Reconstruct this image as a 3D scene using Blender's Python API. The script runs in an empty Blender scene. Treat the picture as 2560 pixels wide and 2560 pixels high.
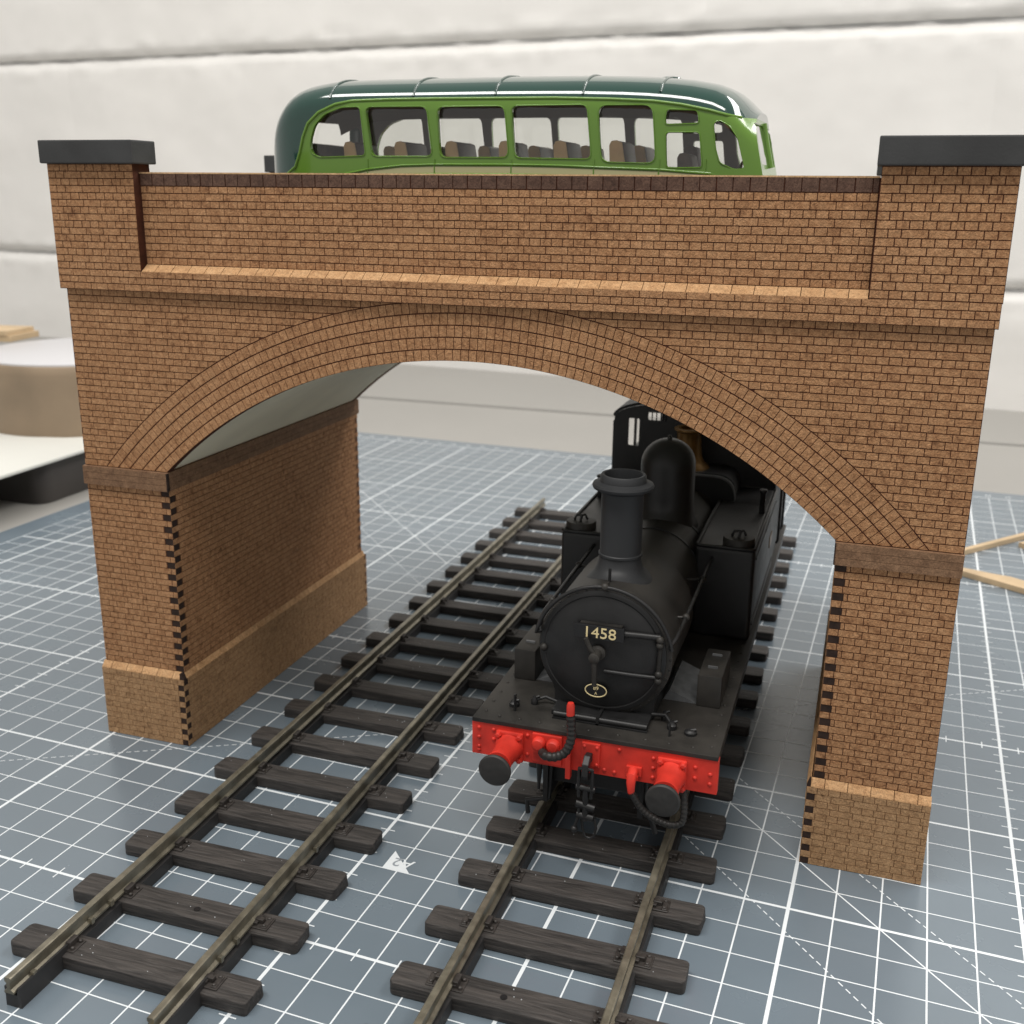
import bpy, bmesh, math, random
from mathutils import Vector, Matrix
random.seed(7)
U = 0.001                                   # everything below is written in millimetres
scene = bpy.context.scene
COL = scene.collection

# ------------------------------------------------------------------ camera
cam_d = bpy.data.cameras.new('camera'); cam = bpy.data.objects.new('camera', cam_d); COL.objects.link(cam)
Rr = Vector((0.94959, 0.31331, 0.01021)); Ru = Vector((-0.09859, 0.26755, 0.95849)); Rf = Vector((-0.29757, 0.91118, -0.28496))
CAMP = Vector((205.83, -239.94, 157.23))
M = Matrix((Rr, Ru, -Rf)).transposed().to_4x4(); M.translation = CAMP * U
cam.matrix_world = M
cam_d.sensor_width = 36.0; cam_d.lens = 36.0 * 2686.0 / 2560.0
cam_d.clip_start = 0.01; cam_d.clip_end = 20.0
cam_d.dof.use_dof = True; cam_d.dof.focus_distance = 0.240; cam_d.dof.aperture_fstop = cam_d.lens / 1.05
scene.camera = cam

# ------------------------------------------------------------------ world + lamps (a workshop with ceiling panels)
w = bpy.data.worlds.new('World'); scene.world = w; w.use_nodes = True
bg = w.node_tree.nodes['Background']; bg.inputs[0].default_value = (1.0, 0.975, 0.94, 1); bg.inputs[1].default_value = 0.54
def area(name, loc, target, sx, sy, power, col):
    l = bpy.data.lights.new(name, 'AREA'); l.shape = 'RECTANGLE'; l.size = sx; l.size_y = sy; l.energy = power; l.color = col
    o = bpy.data.objects.new(name, l); COL.objects.link(o); o.location = loc
    o.rotation_euler = (Vector(target) - Vector(loc)).to_track_quat('-Z', 'Y').to_euler()
    return o
area('ceiling_panel_key', (-0.05, -0.50, 1.55), (0.10, 0.0, 0.0), 1.5, 0.32, 25.0, (1.0, 0.97, 0.925))
area('ceiling_panel_far', (0.90, 0.65, 1.35), (0.05, 0.20, 0.0), 1.5, 0.30, 23.0, (1.0, 0.975, 0.945))

vs = scene.view_settings
vs.view_transform = 'Standard'; vs.look = 'None'; vs.exposure = 0.0; vs.gamma = 1.0; vs.use_curve_mapping = False

# ------------------------------------------------------------------ materials
MAT = {}
def nm(name):
    m = bpy.data.materials.new(name); m.use_nodes = True; MAT[name] = m
    return m, m.node_tree.nodes, m.node_tree.links, m.node_tree.nodes['Principled BSDF']
def simple(name, col, rough=0.5, metal=0.0, spec=0.5, var=0.0, vscale=300.0, bump=0.0, bscale=800.0, coat=0.0):
    m, N, L, b = nm(name)
    b.inputs['Base Color'].default_value = (*col, 1); b.inputs['Roughness'].default_value = rough
    b.inputs['Metallic'].default_value = metal; b.inputs['Specular IOR Level'].default_value = spec
    b.inputs['Coat Weight'].default_value = coat
    geo = N.new('ShaderNodeNewGeometry')
    if var > 0:
        n = N.new('ShaderNodeTexNoise'); n.inputs['Scale'].default_value = vscale; n.inputs['Detail'].default_value = 5
        L.new(geo.outputs['Position'], n.inputs['Vector'])
        r = N.new('ShaderNodeValToRGB'); r.color_ramp.elements[0].position = 0.3; r.color_ramp.elements[1].position = 0.72
        r.color_ramp.elements[0].color = (*[c * (1 - var) for c in col], 1); r.color_ramp.elements[1].color = (*[min(1, c * (1 + var)) for c in col], 1)
        L.new(n.outputs['Fac'], r.inputs['Fac']); L.new(r.outputs['Color'], b.inputs['Base Color'])
        mr = N.new('ShaderNodeMapRange'); mr.inputs['To Min'].default_value = max(0.03, rough - 0.12 * (rough > .2)); mr.inputs['To Max'].default_value = rough + 0.12 * (rough > .2)
        L.new(n.outputs['Fac'], mr.inputs['Value']); L.new(mr.outputs['Result'], b.inputs['Roughness'])
    if bump > 0:
        n2 = N.new('ShaderNodeTexNoise'); n2.inputs['Scale'].default_value = bscale; n2.inputs['Detail'].default_value = 4
        L.new(geo.outputs['Position'], n2.inputs['Vector'])
        bp = N.new('ShaderNodeBump'); bp.inputs['Strength'].default_value = bump; bp.inputs['Distance'].default_value = 0.0003
        L.new(n2.outputs['Fac'], bp.inputs['Height']); L.new(bp.outputs['Normal'], b.inputs['Normal'])
    return m
def brickmat(name, dark, mid, light, scale=1.0, bump=0.7):
    m, N, L, b = nm(name)
    geo = N.new('ShaderNodeNewGeometry')
    n1 = N.new('ShaderNodeTexNoise'); n1.inputs['Scale'].default_value = 620 * scale; n1.inputs['Detail'].default_value = 5; n1.inputs['Roughness'].default_value = 0.62
    n1.inputs['Distortion'].default_value = 0.8
    L.new(geo.outputs['Position'], n1.inputs['Vector'])
    n0 = N.new('ShaderNodeTexNoise'); n0.inputs['Scale'].default_value = 26; n0.inputs['Detail'].default_value = 3
    L.new(geo.outputs['Position'], n0.inputs['Vector'])
    at = N.new('ShaderNodeAttribute'); at.attribute_name = 'bval'
    oi = N.new('ShaderNodeObjectInfo')
    ad = N.new('ShaderNodeMath'); ad.operation = 'ADD'; L.new(at.outputs['Fac'], ad.inputs[0]); L.new(oi.outputs['Random'], ad.inputs[1])
    fr = N.new('ShaderNodeMath'); fr.operation = 'FRACT'; L.new(ad.outputs[0], fr.inputs[0])
    m1 = N.new('ShaderNodeMath'); m1.operation = 'MULTIPLY_ADD'; L.new(fr.outputs[0], m1.inputs[0]); m1.inputs[1].default_value = 0.10; L.new(n1.outputs['Fac'], m1.inputs[2])
    m2 = N.new('ShaderNodeMath'); m2.operation = 'MULTIPLY_ADD'; L.new(n0.outputs['Fac'], m2.inputs[0]); m2.inputs[1].default_value = 0.30; L.new(m1.outputs[0], m2.inputs[2])
    r = N.new('ShaderNodeValToRGB'); e = r.color_ramp.elements
    e[0].position = 0.43; e[0].color = (*dark, 1); e[1].position = 0.92; e[1].color = (*light, 1)
    k = e.new(0.62); k.color = (*mid, 1)
    L.new(m2.outputs[0], r.inputs['Fac'])
    n3 = N.new('ShaderNodeTexNoise'); n3.inputs['Scale'].default_value = 1500; n3.inputs['Detail'].default_value = 3; n3.inputs['Distortion'].default_value = 2.0
    L.new(geo.outputs['Position'], n3.inputs['Vector'])
    mr = N.new('ShaderNodeMapRange'); mr.inputs['From Min'].default_value = 0.34; mr.inputs['From Max'].default_value = 0.68; mr.inputs['To Min'].default_value = 0.72; mr.inputs['To Max'].default_value = 1.30
    L.new(n3.outputs['Fac'], mr.inputs['Value'])
    vm = N.new('ShaderNodeVectorMath'); vm.operation = 'SCALE'; L.new(r.outputs['Color'], vm.inputs[0]); L.new(mr.outputs['Result'], vm.inputs['Scale'])
    L.new(vm.outputs[0], b.inputs['Base Color'])
    b.inputs['Roughness'].default_value = 0.72; b.inputs['Specular IOR Level'].default_value = 0.25
    n2 = N.new('ShaderNodeTexNoise'); n2.inputs['Scale'].default_value = 1100; n2.inputs['Detail'].default_value = 4; n2.inputs['Distortion'].default_value = 1.5
    L.new(geo.outputs['Position'], n2.inputs['Vector'])
    bp = N.new('ShaderNodeBump'); bp.inputs['Strength'].default_value = bump; bp.inputs['Distance'].default_value = 0.0004
    L.new(n2.outputs['Fac'], bp.inputs['Height']); L.new(bp.outputs['Normal'], b.inputs['Normal'])
    return m
brickmat('brick_mdf', (0.155, 0.068, 0.030), (0.325, 0.166, 0.078), (0.44, 0.245, 0.124))
brickmat('plinth_mdf', (0.21, 0.115, 0.056), (0.325, 0.190, 0.095), (0.41, 0.25, 0.13), 0.8)
brickmat('impost_mdf', (0.120, 0.064, 0.036), (0.175, 0.098, 0.055), (0.24, 0.140, 0.080), 0.7, 0.3)
brickmat('ledge_mdf', (0.30, 0.160, 0.075), (0.42, 0.240, 0.115), (0.52, 0.32, 0.165), 0.7, 0.4)  # brighter MDF tone: top light on the sloping ledges put into the colour
brickmat('coping_mdf', (0.050, 0.026, 0.018), (0.085, 0.046, 0.032), (0.130, 0.075, 0.052), 0.8, 0.4)
brickmat('bare_mdf', (0.36, 0.21, 0.105), (0.48, 0.30, 0.155), (0.58, 0.38, 0.21), 0.5, 0.2)
simple('burnt_joint', (0.070, 0.024, 0.013), 0.8, spec=0.2, var=0.3)
simple('light_joint', (0.125, 0.060, 0.030), 0.8, spec=0.2, var=0.3)
simple('burnt_edge', (0.028, 0.016, 0.012), 0.75, spec=0.25, var=0.4, vscale=700)
simple('cap_paint', (0.033, 0.034, 0.035), 0.6, var=0.35, vscale=70, bump=0.15, bscale=1500)
simple('soffit_card', (0.80, 0.755, 0.59), 0.7, spec=0.3, var=0.05, vscale=60)
simple('deck_card', (0.20, 0.19, 0.17), 0.8, var=0.1)
simple('mat_print', (0.68, 0.72, 0.745), 0.35, spec=0.5)
simple('mat_text', (0.25, 0.28, 0.31), 0.5)
m = simple('cutting_mat', (0.132, 0.166, 0.196), 0.25, spec=0.8, var=0.05, vscale=35, bump=0.03, bscale=5000)
simple('worktop', (0.31, 0.30, 0.28), 0.45, var=0.05, vscale=9)
simple('dark_gap', (0.10, 0.09, 0.085), 0.7)
simple('wall_paint', (0.80, 0.785, 0.758), 0.5, spec=0.35, var=0.025, vscale=22, bump=0.35, bscale=130)
simple('rail_metal', (0.20, 0.182, 0.138), 0.36, metal=0.55, var=0.35, vscale=260)
simple('brass_bright', (0.55, 0.43, 0.20), 0.3, metal=0.9)
simple('track_plastic', (0.022, 0.021, 0.021), 0.55, var=0.2)
simple('chair_plastic', (0.034, 0.029, 0.026), 0.5, var=0.3, vscale=900)
simple('loco_black', (0.0115, 0.0115, 0.0120), 0.46, spec=0.45, var=0.35, vscale=170, bump=0.10, bscale=2600)
simple('loco_dusty', (0.021, 0.0190, 0.0165), 0.55, spec=0.45, var=0.75, vscale=95, bump=0.12, bscale=2600)
simple('loco_chimney', (0.0235, 0.0248, 0.0270), 0.55, spec=0.4, var=0.15, vscale=90, bump=0.08, bscale=2600)
simple('loco_grey', (0.16, 0.165, 0.17), 0.42, metal=0.4, var=0.2, vscale=500)
simple('loco_red', (0.57, 0.034, 0.021), 0.46, spec=0.4, var=0.26, vscale=150)
simple('buffer_face', (0.020, 0.019, 0.018), 0.6, var=0.3, vscale=800)
simple('hose_rubber', (0.014, 0.013, 0.012), 0.5, var=0.3)
simple('aged_brass', (0.16, 0.085, 0.022), 0.35, metal=0.5, var=0.3, vscale=200)
simple('cream_letter', (0.72, 0.60, 0.33), 0.5)
simple('plate_black', (0.008, 0.008, 0.009), 0.4)
simple('bus_dark_green', (0.006, 0.042, 0.031), 0.10, spec=0.6, coat=0.6)
simple('bus_light_green', (0.112, 0.228, 0.026), 0.22, spec=0.5, coat=0.4)
simple('bus_cream', (0.44, 0.42, 0.22), 0.25, coat=0.3)
simple('bus_interior', (0.165, 0.130, 0.108), 0.4)  # dark tone; on the coach shell it paints the shade inside
simple('bus_ceiling', (0.15, 0.11, 0.09), 0.25)
simple('seat_tan', (0.86, 0.58, 0.30), 0.5, var=0.08, vscale=300)
simple('seat_brown', (0.12, 0.066, 0.046), 0.42, var=0.3, vscale=500)
simple('tyre', (0.018, 0.018, 0.018), 0.7)
simple('chrome', (0.7, 0.7, 0.7), 0.15, metal=1.0)
simple('tub_paper', (0.25, 0.185, 0.122), 0.6, var=0.22, vscale=22, bump=0.4, bscale=60)
simple('pale_wood', (0.50, 0.37, 0.225), 0.6, var=0.15, vscale=60)
simple('white_card', (0.62, 0.62, 0.58), 0.5, var=0.02, vscale=20)
simple('lid_white', (0.55, 0.545, 0.56), 0.4)
simple('black_case', (0.040, 0.035, 0.032), 0.5, var=0.2, vscale=30)
def sleepermat():
    m, N, L, b = nm('sleeper_wood')
    tc = N.new('ShaderNodeTexCoord'); geo = N.new('ShaderNodeNewGeometry')
    oi = N.new('ShaderNodeObjectInfo')
    mp = N.new('ShaderNodeMapping'); mp.inputs['Scale'].default_value = (75, 900, 900)
    cx = N.new('ShaderNodeCombineXYZ'); L.new(oi.outputs['Random'], cx.inputs[0]); L.new(oi.outputs['Random'], cx.inputs[1])
    va = N.new('ShaderNodeVectorMath'); va.operation = 'ADD'; L.new(tc.outputs['Object'], va.inputs[0]); L.new(cx.outputs[0], va.inputs[1])
    L.new(va.outputs[0], mp.inputs['Vector'])
    n = N.new('ShaderNodeTexNoise'); n.inputs['Scale'].default_value = 1.0; n.inputs['Detail'].default_value = 6; n.inputs['Distortion'].default_value = 0.9; n.inputs['Roughness'].default_value = 0.6
    L.new(mp.outputs[0], n.inputs['Vector'])
    r = N.new('ShaderNodeValToRGB'); e = r.color_ramp.elements
    e[0].position = 0.33; e[0].color = (0.020, 0.018, 0.017, 1); e[1].position = 0.75; e[1].color = (0.078, 0.068, 0.062, 1)
    k = e.new(0.52); k.color = (0.045, 0.040, 0.037, 1)
    L.new(n.outputs['Fac'], r.inputs['Fac']); L.new(r.outputs['Color'], b.inputs['Base Color'])
    b.inputs['Roughness'].default_value = 0.58; b.inputs['Specular IOR Level'].default_value = 0.35
    bp = N.new('ShaderNodeBump'); bp.inputs['Strength'].default_value = 0.75; bp.inputs['Distance'].default_value = 0.0006
    L.new(n.outputs['Fac'], bp.inputs['Height']); L.new(bp.outputs['Normal'], b.inputs['Normal'])
sleepermat()
def glassmat(name, add):
    m, N, L, b = nm(name)
    out = N['Material Output']; N.remove(b)
    t = N.new('ShaderNodeBsdfTransparent'); t.inputs[0].default_value = (0.90, 0.91, 0.89, 1)
    g = N.new('ShaderNodeBsdfGlossy'); g.inputs['Roughness'].default_value = 0.04
    f = N.new('ShaderNodeFresnel'); f.inputs['IOR'].default_value = 1.5
    geo = N.new('ShaderNodeNewGeometry'); n = N.new('ShaderNodeTexNoise'); n.inputs['Scale'].default_value = 160; n.inputs['Detail'].default_value = 4
    L.new(geo.outputs['Position'], n.inputs['Vector'])
    mu = N.new('ShaderNodeMath'); mu.operation = 'MULTIPLY_ADD'; mu.inputs[1].default_value = add*0.4; mu.inputs[2].default_value = add*0.8
    L.new(n.outputs['Fac'], mu.inputs[0])
    a = N.new('ShaderNodeMath'); a.operation = 'ADD'; a.use_clamp = True; L.new(f.outputs[0], a.inputs[0]); L.new(mu.outputs[0], a.inputs[1])
    mx = N.new('ShaderNodeMixShader'); L.new(a.outputs[0], mx.inputs[0]); L.new(t.outputs[0], mx.inputs[1]); L.new(g.outputs[0], mx.inputs[2])
    L.new(mx.outputs[0], out.inputs['Surface'])
glassmat('window_glass', 0.05); glassmat('screen_glass', 0.30)

# ------------------------------------------------------------------ mesh helpers
class MB:
    def __init__(s): s.v = []; s.f = []; s.a = []
    def face(s, idx, a=0.0): s.f.append(idx); s.a.append(a)
    def add(s, verts, faces, a=0.0):
        o = len(s.v); s.v += [tuple(p) for p in verts]
        for f in faces: s.face([o + i for i in f], a)
        return s
    def box(s, x0, x1, y0, y1, z0, z1, a=0.0):
        return s.add([(x0,y0,z0),(x1,y0,z0),(x1,y1,z0),(x0,y1,z0),(x0,y0,z1),(x1,y0,z1),(x1,y1,z1),(x0,y1,z1)],
            [(0,3,2,1),(4,5,6,7),(0,1,5,4),(1,2,6,5),(2,3,7,6),(3,0,4,7)], a)
    def prism(s, poly, axis, a0, a1, a=0.0, poly2=None):
        """poly 2D; axis 'y': (x,z) swept in y, 'x': (y,z) swept in x, 'z': (x,y) swept in z"""
        def P(p, t): return {'y': (p[0], t, p[1]), 'x': (t, p[0], p[1]), 'z': (p[0], p[1], t)}[axis]
        n = len(poly); q = poly2 or poly
        return s.add([P(p, a0) for p in poly] + [P(p, a1) for p in q],
            [tuple(range(n))[::-1], tuple(range(n, 2*n))] + [(i, (i+1) % n, n + (i+1) % n, n + i) for i in range(n)], a)
    def lathe(s, prof, c, axis='z', n=32, cap=True, a=0.0):
        vs = []; m = len(prof)
        for r, h in prof:
            for i in range(n):
                t = 2*math.pi*i/n; x, y = r*math.cos(t), r*math.sin(t)
                vs.append({'z': (c[0]+x, c[1]+y, c[2]+h), 'y': (c[0]+x, c[1]+h, c[2]+y), 'x': (c[0]+h, c[1]+x, c[2]+y)}[axis])
        fs = [(k*n+i, k*n+(i+1) % n, (k+1)*n+(i+1) % n, (k+1)*n+i) for k in range(m-1) for i in range(n)]
        if cap:
            if prof[0][0] > 1e-6: fs.append(tuple(range(n))[::-1])
            if prof[-1][0] > 1e-6: fs.append(tuple(range((m-1)*n, m*n)))
        return s.add(vs, fs, a)
    def tube(s, path, r, n=8, closed=False, a=0.0, cap=True):
        P = [Vector(p) for p in path]; m = len(P); rr = r if isinstance(r, (list, tuple)) else [r]*m
        vs = []; up = None
        for i in range(m):
            t = (P[(i+1) % m] - P[i-1]) if closed else (P[min(i+1, m-1)] - P[max(i-1, 0)])
            t.normalize()
            if up is None: up = t.orthogonal().normalized()
            up = (up - t*up.dot(t)); up = up.normalized() if up.length > 1e-6 else t.orthogonal().normalized()
            b = t.cross(up)
            for k in range(n):
                th = 2*math.pi*k/n; vs.append(P[i] + (up*math.cos(th) + b*math.sin(th))*rr[i])
        q = m if closed else m-1
        fs = [(i*n+k, i*n+(k+1) % n, ((i+1) % m)*n+(k+1) % n, ((i+1) % m)*n+k) for i in range(q) for k in range(n)]
        if cap and not closed: fs += [tuple(range(n))[::-1], tuple(range((m-1)*n, m*n))]
        return s.add(vs, fs, a)
    def ball(s, c, r, n=10, sq=1.0):
        return s.lathe([(r*math.sin(math.pi*k/8), -r*sq*math.cos(math.pi*k/8)) for k in range(9)], c, 'z', n, False)
    def mesh(s, name, mat, bevel=0.0, smooth=None, seg=2, attr=False):
        me = bpy.data.meshes.new(name)
        bm = bmesh.new(); vv = [bm.verts.new((p[0]*U, p[1]*U, p[2]*U)) for p in s.v]
        lay = bm.faces.layers.float.new('bval') if attr else None
        for f, a in zip(s.f, s.a):
            try: F = bm.faces.new([vv[i] for i in f])
            except ValueError: continue
            if attr: F[lay] = a
        if not attr:
            bmesh.ops.remove_doubles(bm, verts=bm.verts, dist=1e-7)
            bmesh.ops.recalc_face_normals(bm, faces=bm.faces)
        if bevel > 0:
            ed = [e for e in bm.edges if len(e.link_faces) == 2 and e.calc_face_angle(0) > 0.5]
            bmesh.ops.bevel(bm, geom=ed, offset=bevel*U, segments=seg, affect='EDGES', profile=0.6, clamp_overlap=True)
        bm.to_mesh(me); bm.free()
        if smooth:
            me.shade_smooth(); me.set_sharp_from_angle(angle=math.radians(smooth))
        me.materials.append(MAT[mat])
        return me
def link(name, me, parent=None, loc=None):
    o = bpy.data.objects.new(name, me); COL.objects.link(o)
    if parent is not None:
        o.parent = parent
        o.location = (Vector(loc)*U if loc is not None else Vector((0,0,0))) - wloc(parent)
    elif loc is not None: o.location = Vector(loc)*U
    return o
def wloc(o):
    v = Vector(o.location)
    while o.parent: o = o.parent; v = v + Vector(o.location)
    return v
def part(name, mb, mat, parent, bevel=0.0, smooth=None, seg=2, attr=False, kind=None, label=None):
    o = link(name, mb.mesh(name, mat, bevel, smooth, seg, attr), parent)
    if kind: o['kind'] = kind
    if label: o['label'] = label
    return o
def thing(name, loc, label, cat, group=None):
    o = bpy.data.objects.new(name, None); COL.objects.link(o); o.location = Vector(loc)*U; o.empty_display_size = 0.01
    o['label'] = label; o['category'] = cat
    if group: o['group'] = group
    return o
def struct(name, mb, mat, **k):
    o = link(name, mb.mesh(name, mat, **k)); o['kind'] = 'structure'; return o
def text_mesh(txt, size, mat, name, thick=0.0, bold=0.0):
    cu = bpy.data.curves.new('t', 'FONT'); cu.body = txt; cu.size = size*U; cu.align_x = 'CENTER'; cu.align_y = 'CENTER'
    cu.extrude = thick*U; cu.offset = bold*U; cu.resolution_u = 4
    o = bpy.data.objects.new('t', cu); COL.objects.link(o); bpy.context.view_layer.update()
    me = bpy.data.meshes.new_from_object(o.evaluated_get(bpy.context.evaluated_depsgraph_get()))
    bpy.data.objects.remove(o); me.name = name; me.materials.clear(); me.materials.append(MAT[mat]); return me
def arc(c, r, a0, a1, n): return [(c[0]+r*math.cos(math.radians(a0+(a1-a0)*i/n)), c[1]+r*math.sin(math.radians(a0+(a1-a0)*i/n))) for i in range(n+1)]
def interp(tab, x):
    if x <= tab[0][0]: return tab[0][1]
    for (x0, y0), (x1, y1) in zip(tab, tab[1:]):
        if x <= x1: return y0 + (y1-y0)*(x-x0)/(x1-x0)
    return tab[-1][1]
def rounded(pts, r, n=3):
    out = []; m = len(pts)
    for i in range(m):
        a, b, c = Vector(pts[i-1]), Vector(pts[i]), Vector(pts[(i+1) % m])
        d1, d2 = (a-b), (c-b); rr = min(r, d1.length*0.45, d2.length*0.45)
        p, q = b + d1.normalized()*rr, b + d2.normalized()*rr
        for k in range(n+1):
            t = k/n; out.append(tuple((p*(1-t)**2 + b*2*t*(1-t) + q*t*t)))
    return out

# ------------------------------------------------------------------ setting: worktop, wall
struct('worktop', MB().box(-1100, 900, -700, 538, -33, -3), 'worktop', bevel=1.5)
struct('rear_worktop', MB().box(-1100, 900, 549, 800, -33, -3.4), 'worktop', bevel=2.5)
struct('worktop_gap', MB().box(-1100, 900, 536, 551, -31, -12), 'dark_gap')
ANG_W = math.atan2(756-676, -775-313)          # the wall turns a little from the bridge
wdir = Vector((1088, -80, 0)).normalized(); wnor = Vector((-80, -1088, 0)).normalized()   # along the wall, towards the room
W0 = Vector((313, 676, 0))
wall = thing('block_wall', (0, 720, -3), 'white painted block wall with wide lumpy mortar joints behind the worktop', 'wall')
mb = MB()
def wp(s, n, z): p = W0 + wdir*s + wnor*n; return (p.x, p.y, z)
mb.add([wp(-1500, -7, -104), wp(700, -7, -104), wp(700, -7, 900), wp(-1500, -7, 900), wp(-1500, -40, -104), wp(700, -40, -104), wp(700, -40, 900), wp(-1500, -40, 900)],
       [(0,1,2,3), (4,7,6,5), (0,3,7,4), (1,5,6,2), (3,2,6,7), (0,4,5,1)])
part('mortar_bed', mb, 'wall_paint', wall)
from mathutils import noise as mn
def block(s0, s1, z0, z1, seed):
    nx, nz = max(4, int((s1-s0)/6)), 44
    vs, fs = [], []
    for j in range(nz+1):
        for i in range(nx+1):
            s, zz = s0 + (s1-s0)*i/nx, z0 + (z1-z0)*j/nz
            e = min(zz-z0, z1-zz); ev = min(s-s0, s1-s)
            wob = 1.8*mn.noise(Vector((s*0.035, zz*0.004, seed+2)))
            n = 0.0 if e + wob > 5.5 else -5.5*min(1, 1 - (e+wob)/5.5)**1.4
            if ev < 8: n -= 0.25*(1 - ev/8)**2
            n += mn.noise(Vector((s*0.02, zz*0.025, seed)))*1.2 + mn.noise(Vector((s*0.09, zz*0.09, seed+5)))*(1.6 if e < 16 else 0.35)
            vs.append(wp(s, n, zz))
    for j in range(nz):
        for i in range(nx): fs.append((j*(nx+1)+i, j*(nx+1)+i+1, (j+1)*(nx+1)+i+1, (j+1)*(nx+1)+i))
    part('block', MB().add(vs, fs), 'wall_paint', wall, smooth=60)
ZJ = [-104, 89, 282, 475, 668]
for r in range(4):
    s = -255.0 - 440*4 + (0, 220, 0, 200)[r]
    while s < 700:
        block(s, s + 440, ZJ[r] + 1.8, ZJ[r+1] - 1.8, r*13.7)
        s += 440

# ------------------------------------------------------------------ cutting mat (grid in 10 mm cells, turned 2.3 degrees from the bridge)
GA = math.atan2(9.3, 230.5)
def gp(v, h, z=0.0):                         # grid cell coordinates -> scene mm
    dx, dy = v*10 + 202.2, h*10 - 11.1
    return (dx*math.cos(GA) + dy*math.sin(GA), -dx*math.sin(GA) + dy*math.cos(GA), z)
matt = thing('cutting_mat', gp(-10, 10, -3), 'slate grey cutting mat printed with a white centimetre grid under the tracks', 'cutting mat')
pts = rounded([(-38.4, -18.6), (51.6, -18.6), (51.6, 41.4), (-38.4, 41.4)], 0.8, 4)
part('mat_sheet', MB().prism([gp(*p)[:2] for p in pts], 'z', -3.0, 0.0), 'cutting_mat', matt)
mb = MB(); ZP = 0.02
def strip(v0, h0, v1, h1, wd, z=ZP):
    d = Vector((v1-v0, h1-h0)); n = Vector((-d.y, d.x)).normalized()*wd/20.0
    mb.add([gp(v0-n.x, h0-n.y, z), gp(v1-n.x, h1-n.y, z), gp(v1+n.x, h1+n.y, z), gp(v0+n.x, h0+n.y, z)], [(0,1,2,3)])
for v in range(-37, 51): strip(v, -17, v, 40, 0.85 if v % 5 == 0 else 0.36, ZP)
for h in range(-17, 41): strip(-37, h, 50, h, 0.75 if h % 5 == 0 else 0.31, ZP + 0.008)
for v in (-25, -10, 5, 20):
    for h in range(-17, 40): strip(v-0.2, h+0.5, v+0.2, h+0.5, 0.32, ZP + 0.016)
for h in (-5, 10, 25):
    for v in range(-37, 50): strip(v+0.5, h-0.2, v+0.5, h+0.2, 0.32, ZP + 0.016)
def dashed(v0, h0, v1, h1, dash=0.14, gap=0.09):
    d = Vector((v1-v0, h1-h0)); Ln = d.length; d.normalize(); t = 0
    while t < Ln:
        a = d*t; b = d*min(t+dash, Ln); strip(v0+a.x, h0+a.y, v0+b.x, h0+b.y, 0.28, ZP + 0.024); t += dash + gap
strip(-2, 4, 19, -17, 0.36, ZP + 0.024); strip(-37, 39, -17, 19, 0.36, ZP + 0.024)
dashed(-1.96, 5.37, 20.4, -17); dashed(-36, 39.4, -17, 20.4); dashed(-2.8, 1.98, 16.2, -17); dashed(-37, 36.2, -16.6, 15.8)
dashed(-37, -10.2, 20, 22.7)
part('printed_grid', mb, 'mat_print', matt)
mb = MB(); mb.add([gp(-9.40, -1.27, 0.05), gp(-9.40, -2.0, 0.05), gp(-8.67, -2.0, 0.05)], [(0,1,2)])
tri = part('paper_size_mark', mb, 'mat_print', matt)
me = text_mesh('A2', 4.6, 'mat_print', 'mark_text', 0, 0.06)
o = link('mark_text', me, tri, gp(-9.0, -1.66, 0.06)); o.rotation_euler = (0, 0, math.pi - GA)
me = text_mesh('2', 4.6, 'mat_text', 'mark_text', 0, 0.03)
o = link('mark_text', me, tri, gp(-9.155, -1.66, 0.08)); o.rotation_euler = (0, 0, math.pi - GA)
# small ruler figures along the far edge
for v in range(-36, 12):
    me = text_mesh(str(50 - v), 3.4, 'mat_print', 'ruler_figure', 0, 0.03)
    o = link('ruler_figure', me, matt, gp(v, 40.55, 0.03)); o.rotation_euler = (0, 0, math.pi - GA)

# ------------------------------------------------------------------ bridge
bridge = thing('road_bridge', (115.5, 60, 0), 'laser cut brick arch road bridge with dark pier caps standing over two tracks', 'bridge')
CXA, CZA, RI, RE = 115.6, -9.3, 127.4, 141.8
TOPW = 1.5
def archpts(r, n, z=None):
    a = math.degrees(math.asin((83.0 - CZA)/r)); return arc((CXA, CZA), r, 180-a, a, n)
# sheets behind the bricks carry the burnt colour of the engraved joints
mb = MB()
ip = archpts(RI+0.1, 64)
poly = [(0.5, 82.6), (0.5, 131.6), (230.6, 131.6), (230.6, 82.6), (ip[-1][0], 82.6)] + ip[::-1] + [(ip[0][0], 82.6)]
mb.prism(poly, 'y', TOPW+0.16, TOPW+3.0)
spandrel = part('spandrel_wall', mb, 'burnt_joint', bridge)
parapet = part('parapet_wall', MB().box(20, 212, 2.66, 5.6, 131.6, 160.9), 'burnt_joint', bridge)
band = part('string_band', MB().box(-0.35, 231.15, 0.16, 2.66, 131.5, 136.6), 'burnt_joint', bridge)
pil = []
for x0, x1 in ((-0.4, 25.7), (205.4, 231.3)):
    pil.append(part('pilaster', MB().box(x0, x1, 0.16, 7.1, 136.6, 163.4), 'burnt_joint', bridge))
    cp = MB().box(x0-0.5 if x0 < 100 else x0-1.0, x1+1.8 if x0 < 100 else x1+0.7, -2.0, 7.8, 163.2, 168.9)
    part('pilaster_cap', cp, 'cap_paint', bridge, bevel=0.35)
    part('pilaster', MB().box(x0, x1, 111.4, 118.2, 131.5, 163.4), 'burnt_joint', bridge)
    part('pilaster_cap', MB().box(x0-1.6, x1+1.0, 110.6, 120.4, 163.2, 168.9), 'cap_paint', bridge, bevel=0.35)
part('back_parapet', MB().box(0, 230.8, 113.4, 117.0, 131.6, 161), 'impost_mdf', bridge)
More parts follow.
